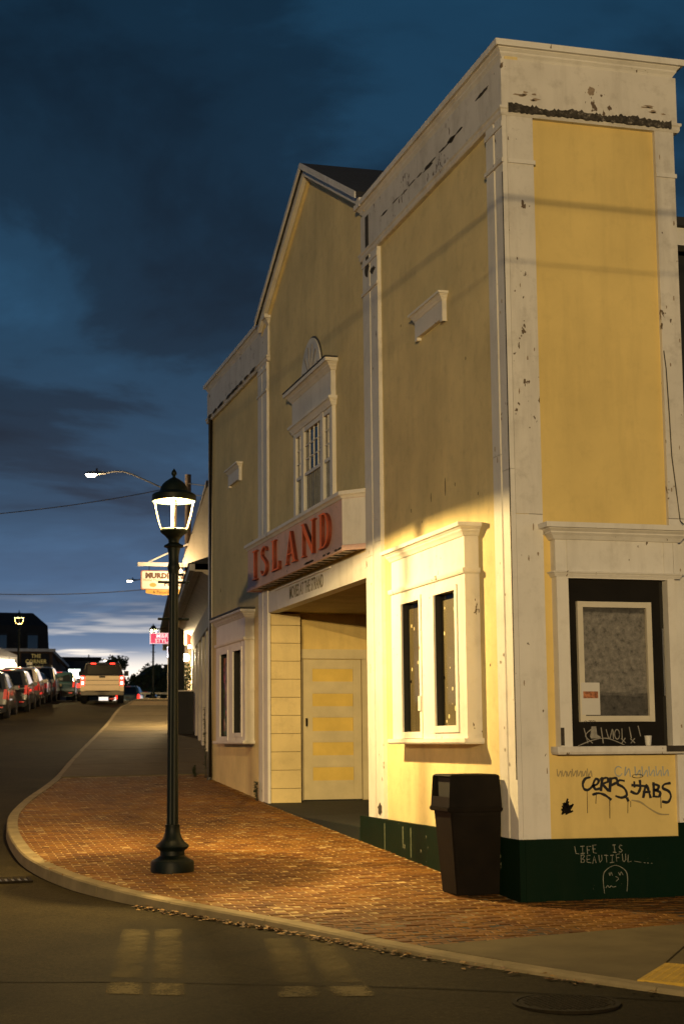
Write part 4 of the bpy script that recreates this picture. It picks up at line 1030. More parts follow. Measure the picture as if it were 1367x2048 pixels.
# unseen lantern added over the road, out of frame on the left: it reddens the marquee
lamp4 = copy_tree(LAMP); lamp4.location = (-12.5, 17.5, g(-12.5, 17.5)); lamp4['label'] = 'added lantern lamp across the road, unseen on the left, for reddish light'
for ch in lamp4.children:
    if ch.type == 'LIGHT' and ch.data.type == 'POINT': ch.data = ch.data.copy(); ch.data.color = (1.0, .38, .16); ch.data.energy = 1500.0

# cobra-head street lights on poles
def cobra_head(parent, tip, d, mat='led', power=0.0, color=(1, .8, .5), local=True):
    """slim luminaire whose nose is at tip, d points from the nose back to the arm"""
    tip = Vector(tip); d = Vector(d).normalized(); s_ = d.cross(Vector((0, 0, 1))).normalized(); up_ = Vector((0, 0, 1))
    prof = [(0, .06, .0, .05), (.12, .15, -.02, .09), (.38, .16, -.02, .11), (.62, .10, -.01, .10), (.80, .05, .01, .08)]
    vs = []
    for (l, hw, zb_, zt) in prof:
        c_ = tip + d * l
        vs += [c_ - s_ * hw + up_ * zb_, c_ + s_ * hw + up_ * zb_, c_ + s_ * hw * .7 + up_ * zt, c_ - s_ * hw * .7 + up_ * zt]
    h = part('lamp_head', MB().add(vs, [(i * 4 + k, i * 4 + (k + 1) % 4, (i + 1) * 4 + (k + 1) % 4, (i + 1) * 4 + k) for i in range(4) for k in range(4)] + [(0, 1, 2, 3), (16, 17, 18, 19)]), 'steel', parent)
    c_ = tip + d * .22; mb = MB()
    mb.add([c_ - s_ * .14 - d * .2 - up_ * .03, c_ + s_ * .14 - d * .2 - up_ * .03, c_ + s_ * .14 + d * .2 - up_ * .03, c_ - s_ * .14 + d * .2 - up_ * .03,
            c_ - s_ * .10 - d * .15 - up_ * .09, c_ + s_ * .10 - d * .15 - up_ * .09, c_ + s_ * .10 + d * .15 - up_ * .09, c_ - s_ * .10 + d * .15 - up_ * .09],
           [(0, 1, 2, 3), (4, 5, 6, 7), (0, 1, 5, 4), (1, 2, 6, 5), (2, 3, 7, 6), (3, 0, 4, 7)])
    part('lamp_lens', mb, mat, h if local else parent)
    q = tip + d * .45 + up_ * .10; part('photo_cell', MB().lathe([(.04, q.z), (.04, q.z + .12), (.02, q.z + .13)], 10, (q.x, q.y)), 'plastic', h if local else parent)
    if power:
        ld = bpy.data.lights.new('street_light_lamp', 'POINT'); ld.energy = power; ld.color = color; ld.shadow_soft_size = .30
        lo = bpy.data.objects.new('street_light_lamp', ld); C.objects.link(lo); lo.parent = parent
        if 'o0' in parent: lo.matrix_parent_inverse = Matrix.Translation(-Vector(parent['o0']))
        lo.location = c_ - up_ * .16
def hpart(name, mb, mat, h): return part(name, mb, mat, h)
def pole_light(label, base, top, tip, elbow, arm0, power, color=(1, .8, .5), r=.15, name='utility_pole', crown_=True):
    t = thing(name, label, 'street light', base, 'street lights on poles')
    part('pole', MB().tube([(base[0], base[1], base[2] - .3), (base[0], base[1], top)], [r, r * .8], 12), 'pole_wood', t, smooth=True)
    tip, elbow, arm0 = Vector(tip), Vector(elbow), Vector(arm0)
    d = (elbow - tip); d.z = 0
    part('arm', MB().tube(smooth_path([tuple(arm0), tuple(elbow + (arm0 - elbow) * .25 + Vector((0, 0, .08))), tuple(elbow), tuple(tip + d.normalized() * .75 + Vector((0, 0, .04)))], 6), .032, 8), 'steel', t, smooth=True)
    cobra_head(t, tip, d, 'led', power, color, local=False)
    return t
gP = (4.60, 44.3, g(4.6, 44.3))
PL1 = pole_light('wooden utility pole with long curved lamp arm behind the lantern', gP, 12.12, (.60, 44.8, 12.08), (1.95, 44.5, 12.18), (4.5, 44.1, 11.1), 2600, (1, .68, .34))
PL2 = pole_light('second utility pole with lamp arm, farther up the street', (13.4, 96.0, g(13, 96)), 14.6, (9.5, 96.5, 13.4), (10.7, 96.4, 13.5), (13.3, 96.0, 12.6), 0)
PL3 = pole_light('thin far street light pole leaning over the pickup truck roof', (13.0, 150.0, 4.4), 11.0, (14.9, 149.0, 10.35), (13.9, 149.3, 10.5), (13.05, 150, 9.9), 0, r=.09)
# lit street light on the other corner, behind the camera: warms the walls and throws the wire shadows
PL4 = pole_light('street light on the opposite corner, behind the camera', (-19.8, -41.2, g(-19, -41)), 6.9, (-16.8, -40.0, 5.9), (-17.7, -40.4, 6.05), (-19.75, -41.2, 5.5), 64000, (1.0, .71, .32))
def cable(label, pts, r, mat='wire', name='overhead_wire'):
    q = smooth_path(pts, 8); o = part(name, MB().tube(q, r, 6), mat); tag(o, label, 'wire', 'overhead wires'); return o
def sag(a, b, s_, n=7): return [tuple(Vector(a).lerp(Vector(b), i / n) - Vector((0, 0, s_ * 4 * (i / n) * (1 - i / n)))) for i in range(n + 1)]
cable('thick overhead cable crossing above the camera towards the theatre side', sag((-22, -7.2, 7.27), (16, -7.2, 6.93), .08), .0145)
cable('thin overhead wire crossing above the camera, below the thick cable', sag((-22, -6.6, 6.68), (16, -6.6, 6.38), .06), .0065)
cable('upper sagging wire from the left edge to the pole top', sag((-11, 40.0, 9.2), (4.5, 44.2, 11.7), .5), .018)
cable('lower sagging wire across the street behind the lantern', sag((-12, 52.0, 9.0), (5.2, 48.0, 8.1), .75), .017)
cable('short wire from the pole to the theatre roof', sag((4.6, 44.2, 11.75), (6.5, 30, 9.9), .3), .02)
cable('second short wire from the pole, just under the first', sag((4.6, 44.2, 11.35), (5.6, 36, 10.9), .4), .02)

# ------------------------------------------------------------------ litter bin by the corner
bz = g(-.3, .6) - .0
BN = thing('litter_bin', 'brown square litter bin with hooded lid in front of the theatre corner', 'bin', (-.33, .63, bz))
def frustum(x0, x1, y0, y1, z0, X0, X1, Y0, Y1, z1):
    return MB().add([(x0, y0, z0), (x1, y0, z0), (x1, y1, z0), (x0, y1, z0), (X0, Y0, z1), (X1, Y0, z1), (X1, Y1, z1), (X0, Y1, z1)], [(3, 2, 1, 0), (4, 5, 6, 7), (0, 1, 5, 4), (1, 2, 6, 5), (2, 3, 7, 6), (3, 0, 4, 7)])
part('bin_body', frustum(-.555, -.085, .40, .84, bz, -.625, -.072, .35, .87, bz + .86), 'bin_brown', BN, bevel=.012)
part('bin_rim', frustum(-.665, -.066, .315, .89, bz + .845, -.67, -.066, .31, .89, bz + .895), 'bin_brown', BN, bevel=.01)
# hood: open mouth towards the street
hd = MB(); z0_, z1_, zt_ = bz + .895, bz + 1.205, bz + 1.225
hd.add([(-.650, .325, z0_), (-.072, .325, z0_), (-.072, .885, z0_), (-.650, .885, z0_), (-.630, .338, z1_), (-.090, .338, z1_), (-.090, .872, z1_), (-.630, .872, z1_)],
       [(4, 5, 6, 7), (0, 1, 5, 4), (1, 2, 6, 5), (2, 3, 7, 6)])
part('hood', hd, 'bin_brown', BN)
part('hood_top', frustum(-.637, -.083, .332, .878, z1_ - .002, -.615, -.105, .355, .855, zt_), 'bin_brown', BN, bevel=.008)
fl = .30
part('mouth_sill', MB().add([(-.6505, .3255, z0_), (-.6505, .8845, z0_), (-.639, .8765, z0_ + .10), (-.639, .3335, z0_ + .10), (-.630, .3255, z0_), (-.630, .8845, z0_), (-.619, .8765, z0_ + .10), (-.619, .3335, z0_ + .10)],
     [(0, 1, 2, 3), (4, 5, 6, 7), (0, 1, 5, 4), (1, 2, 6, 5), (2, 3, 7, 6), (3, 0, 4, 7)]), 'bin_brown', BN)
B('bin_rib', BN, 'bin_brown', (-.60, -.10, .333, .347, bz + .80, bz + .835)); B('mouth_dark', BN, 'bin_dark', (-.585, -.575, .375, .84, z0_ + .02, z1_ - .01))
for yy in (.332, .872): part('mouth_post', frustum(-.640, -.60, yy - .008, yy + .016, z0_ + .1, -.61, -.57, yy + (.022 if yy < .5 else -.022), yy + (.046 if yy < .5 else -.002), z1_), 'bin_brown', BN)
blot(BN, lambda u, v, t: (u, .388 - t - .012, v), (-.2, bz + .62), .006, .006, 'paper', 8, 'speck')

# ------------------------------------------------------------------ vehicles (local: rear bumper at y=0, nose towards +y)
def wheel(parent, x, y, r, wd=.22):
    s_ = 1 if x > 0 else -1
    def ring(prof, mat, nm, par):
        mb = MB(); mb.lathe(prof, 20); mb.v = [(x + s_ * v[2], y + v[0], r + v[1]) for v in mb.v]
        return part(nm, mb, mat, par, smooth=True)
    ty = ring([(r * .62, -wd), (r * .94, -wd), (r, -wd * .8), (r, -wd * .2), (r * .94, 0), (r * .62, 0)], 'tyre', 'wheel', parent)
    ring([(r * .60, -.05), (r * .60, .004), (r * .35, -.02), (r * .12, .0)], 'rim', 'rim', ty)
def car(name, label, cat, x, y, head, kind, paint, lit='lens_red', plate=True, z=None, group='traffic queueing up the street'):
    t = thing(name, label, cat, (x, y, road_z(x, y) if z is None else z), group, world=False); t.rotation_euler = (math.atan(.045), 0, head)
    P = dict(suv=dict(L=4.6, hw=.93, hb=1.06, hr=1.74, rw=.70, rear=[(0, .0), (.10, .02), (.42, .98)], front=3.0, hood=1.0, r=.37),
             wagon=dict(L=4.5, hw=.90, hb=.98, hr=1.56, rw=.66, rear=[(0, 0), (.12, .02), (.60, .96)], front=3.0, hood=.9, r=.33),
             sedan=dict(L=4.6, hw=.90, hb=.96, hr=1.46, rw=.62, rear=[(0, 0), (.55, .03), (1.35, .96)], front=3.1, hood=.88, r=.33))[kind]
    hw, hb, hr, rw = P['hw'], P['hb'], P['hr'], P['rw']; L = P['L']
    st_ = []   # y, half width at belt, belt z, roof half width, roof z
    st_.append((0.0, hw * .93, hb - .10, rw * 1.2, hb - .05)); st_.append((.06, hw * .97, hb - .02, rw * 1.18, hb + .01))
    ys = P['rear']; yb = ys[1][0]; yr = ys[2][0]
    st_.append((yb + .04, hw, hb, rw * 1.16, hb + .03)); st_.append((yr, hw, hb, rw, hr - .03)); st_.append((yr + .35, hw, hb, rw, hr)); st_.append((P['front'] - 1.0, hw, hb, rw, hr - .01)); st_.append((P['front'] - .75, hw, hb, rw, hr - .06))
    st_.append((P['front'], hw, hb - .02, rw * 1.1, hb + .02)); st_.append((L - .25, hw * .95, P['hood'] - .04, rw, P['hood'])); st_.append((L, hw * .85, P['hood'] - .25, rw * .9, P['hood'] - .18))
    mb = MB(); vs = []
    for (yy, w1, b1, w2, rf) in st_:
        half = [(w1 * .82, .24), (w1 * .97, .36), (w1, .62), (w1 * .985, b1), (w2 + .02, max(b1 + .01, rf - .07)), (w2 * .86, rf), (0, rf + .015)]
        ring = [(-a, yy, b) for a, b in half] + [(a, yy, b) for a, b in half[::-1][1:]]
        vs += ring
    n = 13
    fs = [(i * n + k, i * n + (k + 1) % n, (i + 1) * n + (k + 1) % n, (i + 1) * n + k) for i in range(len(st_) - 1) for k in range(n)] + [tuple(range(n)), tuple(range((len(st_) - 1) * n, len(st_) * n))]
    body = part('body', MB().add(vs, fs), carpaint(paint), t, smooth=True, ang=40)
    def quad(nm, pts, mat, par, th=.012, nrm=None):
        a, b, c_ = Vector(pts[0]), Vector(pts[1]), Vector(pts[2]); nn = (b - a).cross(c_ - a).normalized()
        if nrm and nn.dot(Vector(nrm)) < 0: nn = -nn
        k = len(pts); v = [Vector(q) + nn * .004 for q in pts] + [Vector(q) + nn * th for q in pts]
        return part(nm, MB().add(v, [tuple(range(k)), tuple(range(k, 2 * k))] + [(i, (i + 1) % k, (i + 1) % k + k, i + k) for i in range(k)]), mat, par)
    y0, y1 = yb + .06, yr - .02; za, zb_ = hb + .04 + (.02 if kind != 'sedan' else 0), hr - .09
    quad('rear_window', [(-rw * .98, y0, za), (rw * .98, y0, za), (rw * .80, y1, zb_), (-rw * .80, y1, zb_)], 'car_glass', t, .02, (0, -1, .3))
    for s_ in (-1, 1):
        xa, xb = hw * .975, rw + .035
        yf = P['front'] - .15
        quad('side_window', [(s_ * xa, yr * .75 + .2, hb + .03), (s_ * xa, yf - .1, hb + .03), (s_ * xb, yf - .75, hr - .12), (s_ * xb, yr + .22, hr - .12)], 'car_glass', t, .016, (s_, 0, .2))
        q = [(s_ * hw * .55, -.012, .74), (s_ * hw * .93, -.012, .72), (s_ * hw * .955, .0, hb - .03), (s_ * hw * .72, .0, hb - .06)] if kind == 'sedan' else [(s_ * hw * .80, -.008, .74), (s_ * hw * .94, -.008, .74), (s_ * hw * .965, .03, hb + .04), (s_ * hw * .84, .03, hb + .04)]
        quad('tail_light', q, lit, t, .03, (0, -1, 0))
        quad('side_marker', [(s_ * (hw * .985), .03, .70), (s_ * hw, .26, .74), (s_ * hw * .995, .26, hb - .06), (s_ * hw * .975, .04, hb - .03)], lit, t, .012, (s_, 0, 0))
        quad('reflector', [(s_ * hw * .62, -.105, .42), (s_ * hw * .82, -.105, .42), (s_ * hw * .82, -.105, .46), (s_ * hw * .62, -.105, .46)], 'lens_red_dim' if lit != 'lens_red' else 'lens_red', t, .01, (0, -1, 0))
        part('mirror', MB().box(s_ * hw - .02, s_ * hw + .16 * s_, P['front'] - .35, P['front'] - .2, hb, hb + .15) if s_ > 0 else MB().box(-hw - .16, -hw + .02, P['front'] - .35, P['front'] - .2, hb, hb + .15), carpaint(paint), t)
        for yw in (.85, L - .85): wheel(t, s_ * (hw - .01), yw, P['r'])
    B('bumper', t, 'plastic', (-hw * .92, hw * .92, -.10, .05, .26, .54), bevel=.02)
    if plate: B('plate', t, 'plate', (-.17, .17, -.025, -.01, .78, .92))
    B('top_brake_light', t, 'lens_red_dim' if lit != 'lens_red' else 'lens_red', (-.16, .16, yr - .06, yr - .02, hr - .045, hr - .015))
    return t
HD = -R(9)
car('parked_suv', 'silver grey SUV cut off by the left edge of the picture', 'car', -3.25, 43.2, HD, 'suv', (.045, .045, .046), 'lens_red_dim')
car('parked_suv', 'black SUV second from the left edge, before a white one', 'car', -2.12, 48.2, HD, 'suv', (.007, .008, .010), 'lens_red_dim')
car('parked_suv', 'pale SUV with tan reflections, third from the left edge', 'car', -1.27, 53.3, HD, 'suv', (.15, .13, .11), 'lens_red_dim')
car('parked_sedan', 'low dark blue car between the pale SUV and the grey one', 'car', -.45, 58.6, HD, 'sedan', (.018, .022, .035), 'lens_red_dim')
S5 = car('parked_suv', 'dark grey SUV with roof rack left of the glowing screen', 'car', .38, 63.0, HD, 'suv', (.03, .035, .036), 'lens_red')
B('roof_rack', S5, 'plastic', (-.62, -.58, .7, 2.4, 1.76, 1.83), (.58, .62, .7, 2.4, 1.76, 1.83), (-.60, .60, .9, .95, 1.80, 1.84), (-.60, .60, 2.0, 2.05, 1.80, 1.84))
car('parked_wagon', 'teal blue car just left of the pickup truck', 'car', 1.85, 67.4, HD, 'wagon', (.012, .028, .036), 'lens_red_dim')
car('small_suv', 'dark green small SUV just right of the pickup truck', 'car', 11.0, 106.0, -R(14), 'suv', (.05, .085, .085), 'lens_red_lit', z=4.28)
car('white_hatchback', 'small white car farthest right in the queue', 'car', 14.2, 118.0, -R(14), 'wagon', (.55, .54, .50), 'lens_red_lit', z=4.42)
car('car_ahead', 'dark car ahead of the pickup truck, glimpsed beneath it', 'car', 3.30, 63.5, -R(9), 'sedan', (.03, .035, .04), 'lens_red_lit')
# pickup truck
PK = thing('pickup_truck', 'light coloured pickup truck with tail lights on, driving up the street', 'pickup truck', (2.83, 56.7, road_z(2.8, 56.7)), 'traffic queueing up the street', world=False); PK.rotation_euler = (math.atan(.055), 0, -R(8.0))
pt = carpaint((.40, .30, .18))
bed = B('bed', PK, pt, (-1.0, -.90, .02, 1.95, .62, 1.32), (.90, 1.0, .02, 1.95, .62, 1.32), (-.90, .90, .10, 1.95, .62, .80), bevel=.02)
tg = B('tailgate', PK, pt, (-.80, .80, 0, .07, .66, 1.31), bevel=.012)
B('tailgate_groove', tg, 'plastic', (-.79, .79, -.006, -.001, .88, .90)); B('tailgate_groove', tg, 'plastic', (-.79, .79, -.006, -.001, 1.09, 1.115)); B('tailgate_handle', tg, 'plastic', (-.14, .14, -.012, -.001, 1.22, 1.30)); B('tailgate_cap', tg, 'plastic', (-.81, .81, -.005, .09, 1.312, 1.335))
for s_ in (-1, 1):
    a, b = sorted((s_ * .80, s_ * 1.0))
    tl = B('tail_light', PK, 'lens_red_lit', (a + .012, b - .004, -.02, .015, .86, 1.30), bevel=.01); B('hot_lamp', tl, 'lens_hot', (a + .045, b - .045, -.026, -.021, 1.16, 1.26)); B('hot_lamp', tl, 'lens_hot', (a + .04, b - .04, -.026, -.021, .90, 1.05))
    B('bed_panel', PK, pt, (a + .012, b - .004, .0, .10, .60, .855), bevel=.008)
    for yw in (1.0, 4.7): wheel(PK, s_ * 1.0, yw, .42, .30)
    B('fender', PK, pt, (s_ * 1.0 - .02, s_ * 1.0 + .03, .45, 1.55, .86, .93) if s_ > 0 else (-1.03, -.98, .45, 1.55, .86, .93))
    B('cab_light', PK, 'lens_red_lit', (s_ * .45 - .12, s_ * .45 + .12, 1.93, 1.96, 1.84, 1.90))
    part('mirror', MB().box(min(s_ * 1.0, s_ * 1.22), max(s_ * 1.0, s_ * 1.22), 3.9, 4.02, 1.25, 1.5), 'plastic', PK)
B('bumper', PK, 'bumper_steel', (-.98, -.32, -.16, .02, .42, .60), (.32, .98, -.16, .02, .42, .60), (-.319, .319, -.13, .02, .42, .56), bevel=.015); B('plate', PK, 'plate', (-.17, .17, -.145, -.131, .43, .545)); B('under_light', PK, 'lens_red_dim', (.35, .6, -.02, .0, .22, .28))
vs = []
for (yy, w1, w2, rf) in ((1.98, .98, .80, 1.86), (2.3, .98, .80, 1.92), (3.5, .98, .80, 1.92), (4.3, .98, .92, 1.36), (5.6, .97, .85, 1.30), (5.8, .9, .8, 1.1)):
    h = [(w1 * .97, .5), (w1, .9), (w1 * .99, min(1.30, rf - .03)), (w2, rf - .05), (w2 * .9, rf)]
    vs += [(-a, yy, b) for a, b in h] + [(a, yy, b) for a, b in h[::-1]]
n = 10
part('cab', MB().add(vs, [(i * n + k, i * n + (k + 1) % n, (i + 1) * n + (k + 1) % n, (i + 1) * n + k) for i in range(5) for k in range(n)] + [tuple(range(n)), tuple(range(5 * n, 6 * n))]), 'plastic', PK, smooth=True, ang=40)
B('rear_window', PK, 'car_glass', (-.72, .72, 1.965, 1.978, 1.36, 1.78)); B('underbody', PK, 'plastic', (-.85, .85, .15, 5.4, .40, .60))

# ------------------------------------------------------------------ shops up the street, right side
def front(s, y):    # plan line of the shop fronts, s metres towards the street
    return line_x(y) - s
def strip(y0, y1, s0, s1, z0, z1, n=6):
    """box that follows the shop-front line"""
    vs = []
    for i in range(n + 1):
        y = y0 + (y1 - y0) * i / n
        for s_, z_ in ((s0, z0), (s1, z0), (s1, z1), (s0, z1)): vs.append((front(s_, y), y, z_))
    return MB().add(vs, [(i * 4 + k, i * 4 + (k + 1) % 4, (i + 1) * 4 + (k + 1) % 4, (i + 1) * 4 + k) for i in range(n) for k in range(4)] + [(0, 1, 2, 3), (n * 4, n * 4 + 1, n * 4 + 2, n * 4 + 3)])
S1 = thing('low_shop', 'cream shop with a wide curved eave next to the theatre', 'shop', (1.5, 25, g(1.5, 25)))
part('wall', strip(16.9, 33.2, -.25, -3.5, .6, 5.3), 'shop_cream', S1)
part('stall_riser', strip(17.0, 33.0, -.06, -.24, .7, 2.25), 'shop_white', S1)
for y in np.arange(17.2, 33.2, 2.2):
    part('pier', strip(y, y + .5, .04, -.24, .7, 4.75, 1), 'shop_white', S1)
    if y < 32: part('shop_window', strip(y + .55, y + 2.15, -.10, -.14, 2.27, 4.4, 1), 'glass_dark', S1)
part('fascia', strip(17.0, 33.2, .06, -.24, 4.42, 4.95), 'shop_cream', S1)
sf = part('soffit', strip(17.2, 33.3, .62, -.2, 5.20, 5.24), 'soffit_board', S1)
for i in range(1, 7): part('soffit_joint', strip(17.25, 33.25, .60 - i * .11, .592 - i * .11, 5.192, 5.199), 'brown_wall', sf)
part('cove', MB().add([(front(.05, y), y, 4.95) for y in (17.2, 33.2)] + [(front(.45, y), y, 5.198) for y in (17.2, 33.2)] + [(front(-.2, y), y, 5.198) for y in (17.2, 33.2)] + [(front(-.2, y), y, 4.95) for y in (17.2, 33.2)], [(0, 1, 3, 2), (2, 3, 5, 4), (4, 5, 7, 6), (6, 7, 1, 0), (0, 2, 4, 6), (1, 3, 5, 7)]), 'soffit_board', S1)
part('gutter', strip(17.2, 33.4, .72, .60, 5.22, 5.36), 'eave_white', S1)
part('roof', MB().add([(front(.75, y), y, 5.37) for y in (17.2, 33.4)] + [(front(-2.2, y), y, 6.4) for y in (17.2, 33.4)] + [(front(-2.2, y), y, 5.37) for y in (17.2, 33.4)], [(0, 1, 3, 2), (2, 3, 5, 4), (4, 5, 1, 0), (0, 2, 4), (1, 3, 5)]), 'roofing', S1)
part('corner_post', strip(33.0, 33.25, .55, .30, 1.6, 5.2, 1), 'dark_wall', S1)
# shingled upper storey beyond, washed by the sign floodlight
S2 = thing('shingled_shop', 'floodlit shop with a steep shingled front behind the hanging sign', 'shop', (3.5, 38, g(3.5, 38)))
part('wall', strip(34.0, 52, -.35, -5, 1.6, 7.4), 'shop_cream', S2)
X0, X1 = .32, -.50; nC = 22
for i in range(nC):
    f0, f1 = i / nC, (i + 1.12) / nC; za, zb_ = 7.35 + 2.55 * f0, 7.35 + 2.55 * f1
    sa, sb = X0 + (X1 - X0) * f0, X0 + (X1 - X0) * f1; ya, yb_ = 34.0, 52.0
    part('shingle_course', MB().add([(front(sa + .035, y), y, za) for y in (ya, yb_)] + [(front(sb + .004, y), y, zb_) for y in (ya, yb_)] + [(front(sb - .02, y), y, zb_) for y in (ya, yb_)] + [(front(sa - .01, y), y, za) for y in (ya, yb_)],
         [(0, 1, 3, 2), (2, 3, 5, 4), (4, 5, 7, 6), (6, 7, 1, 0), (0, 2, 4, 6), (1, 3, 5, 7)]), 'shingle', S2)
part('gable_end', MB().prism([(34.02, 7.3), (34.02, 7.3)], lambda u, v, t: (0, 0, 0), 0, 0) if False else MB().add([(front(.30, 34.0), 33.98, 7.33), (front(-.5, 34.0), 33.98, 9.9), (front(-3.5, 34), 33.98, 9.9), (front(-3.5, 34), 33.98, 7.33), (front(.30, 34.0), 34.03, 7.33), (front(-.5, 34.0), 34.03, 9.9), (front(-3.5, 34), 34.03, 9.9), (front(-3.5, 34), 34.03, 7.33)], [(0, 1, 2, 3), (4, 5, 6, 7), (0, 1, 5, 4), (1, 2, 6, 5), (2, 3, 7, 6), (3, 0, 4, 7)]), 'shingle', S2)
part('roof_cap', strip(33.9, 52, -.44, -4, 9.92, 10.1, 1), 'roofing', S2)
for y in (35, 38.2, 41.4, 44.6): part('pier', strip(y, y + .35, -.02, -.34, 1.8, 5.2, 1), 'shop_cream', S2)
for y in (35.5, 38.7, 41.9): part('shop_window', strip(y, y + 2.5, -.25, -.30, 2.6, 4.6, 1), 'win_warm', S2)
part('storey_band', strip(34.0, 52, .05, -.34, 5.25, 5.7), 'brown_wall', S2)
# hanging sign on a white beam
HS = thing('hanging_sign', 'white hanging shop sign lettered MURDICK\'S on a white beam', 'hanging sign', (2.1, 34.7, 6.3))
B('beam', HS, 'beam_white', (1.20, 3.12, 34.62, 34.74, 7.32, 7.44)); part('stay', MB().tube([(1.55, 34.68, 7.45), (3.2, 34.68, 8.25)], .028, 6), 'beam_white', HS)
for x in (1.58, 2.65): part('hook', MB().tube([(x, 34.68, 7.32), (x, 34.68, 7.15)], .012, 6), 'iron', HS)
def rrect(x0, x1, z0, z1, r, n=5):
    out = []
    for cx, cz, a0 in ((x1 - r, z1 - r, 0), (x0 + r, z1 - r, 90), (x0 + r, z0 + r, 180), (x1 - r, z0 + r, 270)):
        out += [(cx + r * math.cos(R(a0 + 90 * i / n)), cz + r * math.sin(R(a0 + 90 * i / n))) for i in range(n + 1)]
    return out
fsn = lambda u, v, t: (u, t, v)
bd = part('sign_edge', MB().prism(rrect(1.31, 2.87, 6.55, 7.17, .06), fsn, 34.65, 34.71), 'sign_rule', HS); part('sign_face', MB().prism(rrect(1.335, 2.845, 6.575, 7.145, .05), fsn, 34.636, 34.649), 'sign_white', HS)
tx = lambda x, z_, y=34.634: (lambda u, v, t: (x + u, y - t, z_ + v))
text_mesh('lettering', "MURDICK'S", .235, HS, 'sign_brown', tx(2.09, 7.0), .006, bold=.017, space=1.08, sx=1.0)
text_mesh('lettering', 'FUDGE', .21, HS, 'sign_brown', tx(2.42, 6.74), .006, bold=.008, space=1.1)
text_mesh('lettering', 'Home Made', .12, HS, 'sign_rule', tx(1.67, 6.86), .006)
part('emblem', MB().prism(el(1.70, 6.70, .12, .075), fsn, 34.630, 34.6355), 'sign_gold', HS)
part('lower_board', MB().prism([(1.47, 6.54), (1.47, 6.44), (1.72, 6.395), (2.09, 6.38), (2.46, 6.395), (2.71, 6.44), (2.71, 6.54)], fsn, 34.65, 34.70), 'sign_gold', HS)
text_mesh('lettering', '& Penuche', .14, HS, 'sign_brown', tx(2.0, 6.465, 34.648), .006)
# its floodlight
FL = thing('floodlight', 'small sign floodlight under the hanging sign, mostly behind the lamp post', 'floodlight', (2.42, 33.5, 6.95))
part('bracket', MB().tube([(3.0, 33.5, 6.85), (2.42, 33.5, 6.91)], .02, 6), 'plastic', FL); part('housing', MB().lathe([(.10, 6.89), (.11, 6.97), (.06, 7.01), (.05, 7.015)], 12, (2.42, 33.5)), 'plastic', FL); part('lens', MB().sphere((2.42, 33.5, 7.05), .045, 10, 6), 'globe', FL)
ld = bpy.data.lights.new('floodlight_lamp', 'POINT'); ld.energy = 170; ld.color = (1, .70, .36); ld.shadow_soft_size = .06
lo = bpy.data.objects.new('floodlight_lamp', ld); C.objects.link(lo); lo.parent = FL; lo.location = (-.05, -.06, .22)
# globe lamp on a bracket
GL = thing('globe_lamp', 'bright round globe lamp on the shop wall', 'wall lamp', (2.95, 35.0, 4.3))
part('bracket', MB().tube([(3.15, 35.0, 4.62), (2.86, 35.0, 4.62), (2.86, 35.0, 4.5)], .018, 6), 'iron', GL); part('globe', MB().sphere((2.86, 35.0, 4.36), .13, 16, 10), 'globe', GL, smooth=True); part('small_globe', MB().sphere((2.98, 35.0, 4.72), .06, 12, 8), 'globe', GL, smooth=True)
ld = bpy.data.lights.new('globe_light', 'POINT'); ld.energy = 1000; ld.color = (1, .74, .40); ld.shadow_soft_size = .13
lo = bpy.data.objects.new('globe_light', ld); C.objects.link(lo); lo.parent = GL; lo.location = (-.35, -.3, .05)
# striped awning
AW = thing('striped_awning', 'red and white striped awning half hidden behind the lamp post', 'awning', (3.1, 36.5, 4.9))
for i in range(9):
    y0, y1 = 36.6 + i * .75, 36.6 + (i + 1) * .75; mt = 'awning_red' if i % 2 else 'awning_white'
    P_ = [(front(-.05, y0), y0, 5.62), (front(-.05, y1), y1, 5.62), (front(.62, y1), y1, 5.10), (front(.62, y0), y0, 5.10), (front(.62, y0), y0, 4.86), (front(.62, y1), y1, 4.86)]
    part('stripe', MB().add(P_ + [(a, b, c_ - .015) for a, b, c_ in P_], [(0, 1, 2, 3), (3, 2, 5, 4), (6, 7, 8, 9), (9, 8, 11, 10)]), mt, AW)
for i in range(5):
    x0 = front(.62, 36.6) + i * .134; mt = 'awning_red' if i % 2 == 0 else 'awning_white'
    t0, t1 = i / 5, (i + 1) / 5
    part('stripe', MB().prism([(x0, 4.86), (x0 + .134, 4.86), (x0 + .134, 5.10 + .52 * t1), (x0, 5.10 + .52 * t0)], fsn, 36.56, 36.59), mt, AW)
# pink sign and green sign
PS = thing('pink_sign', 'pink lit hanging sign lettered M&R STYLZ left of the lamp post', 'hanging sign', (4.1, 46.9, 5.6))
B('board', PS, 'sign_pink', (3.55, 4.78, 46.86, 46.94, 5.60, 5.985)); B('board_edge', PS, 'sign_pink_text', (3.53, 4.80, 46.87, 46.93, 5.99, 6.01), (3.53, 4.80, 46.87, 46.93, 5.575, 5.595), (3.525, 3.545, 46.87, 46.93, 5.575, 6.01))
text_mesh('lettering', 'M&R', .22, PS, 'sign_pink_text', tx(4.02, 5.885, 46.858), .008, bold=.004, sx=1.15); text_mesh('lettering', 'STYLZ', .22, PS, 'sign_pink_text', tx(4.05, 5.69, 46.858), .008, bold=.004, sx=1.05)
part('bracket', MB().tube([(3.62, 46.9, 6.18), (5.6, 46.9, 6.34)], .014, 6), 'iron', PS); part('bracket', MB().tube([(3.62, 46.9, 6.17), (5.6, 46.9, 6.18)], .012, 6), 'iron', PS); part('hook', MB().tube([(3.7, 46.9, 6.18), (3.7, 46.9, 5.98)], .01, 5), 'iron', PS)
GS = thing('green_sign', 'dark green hanging sign reading BOOK below the pink one', 'hanging sign', (4.8, 48.8, 5.4))
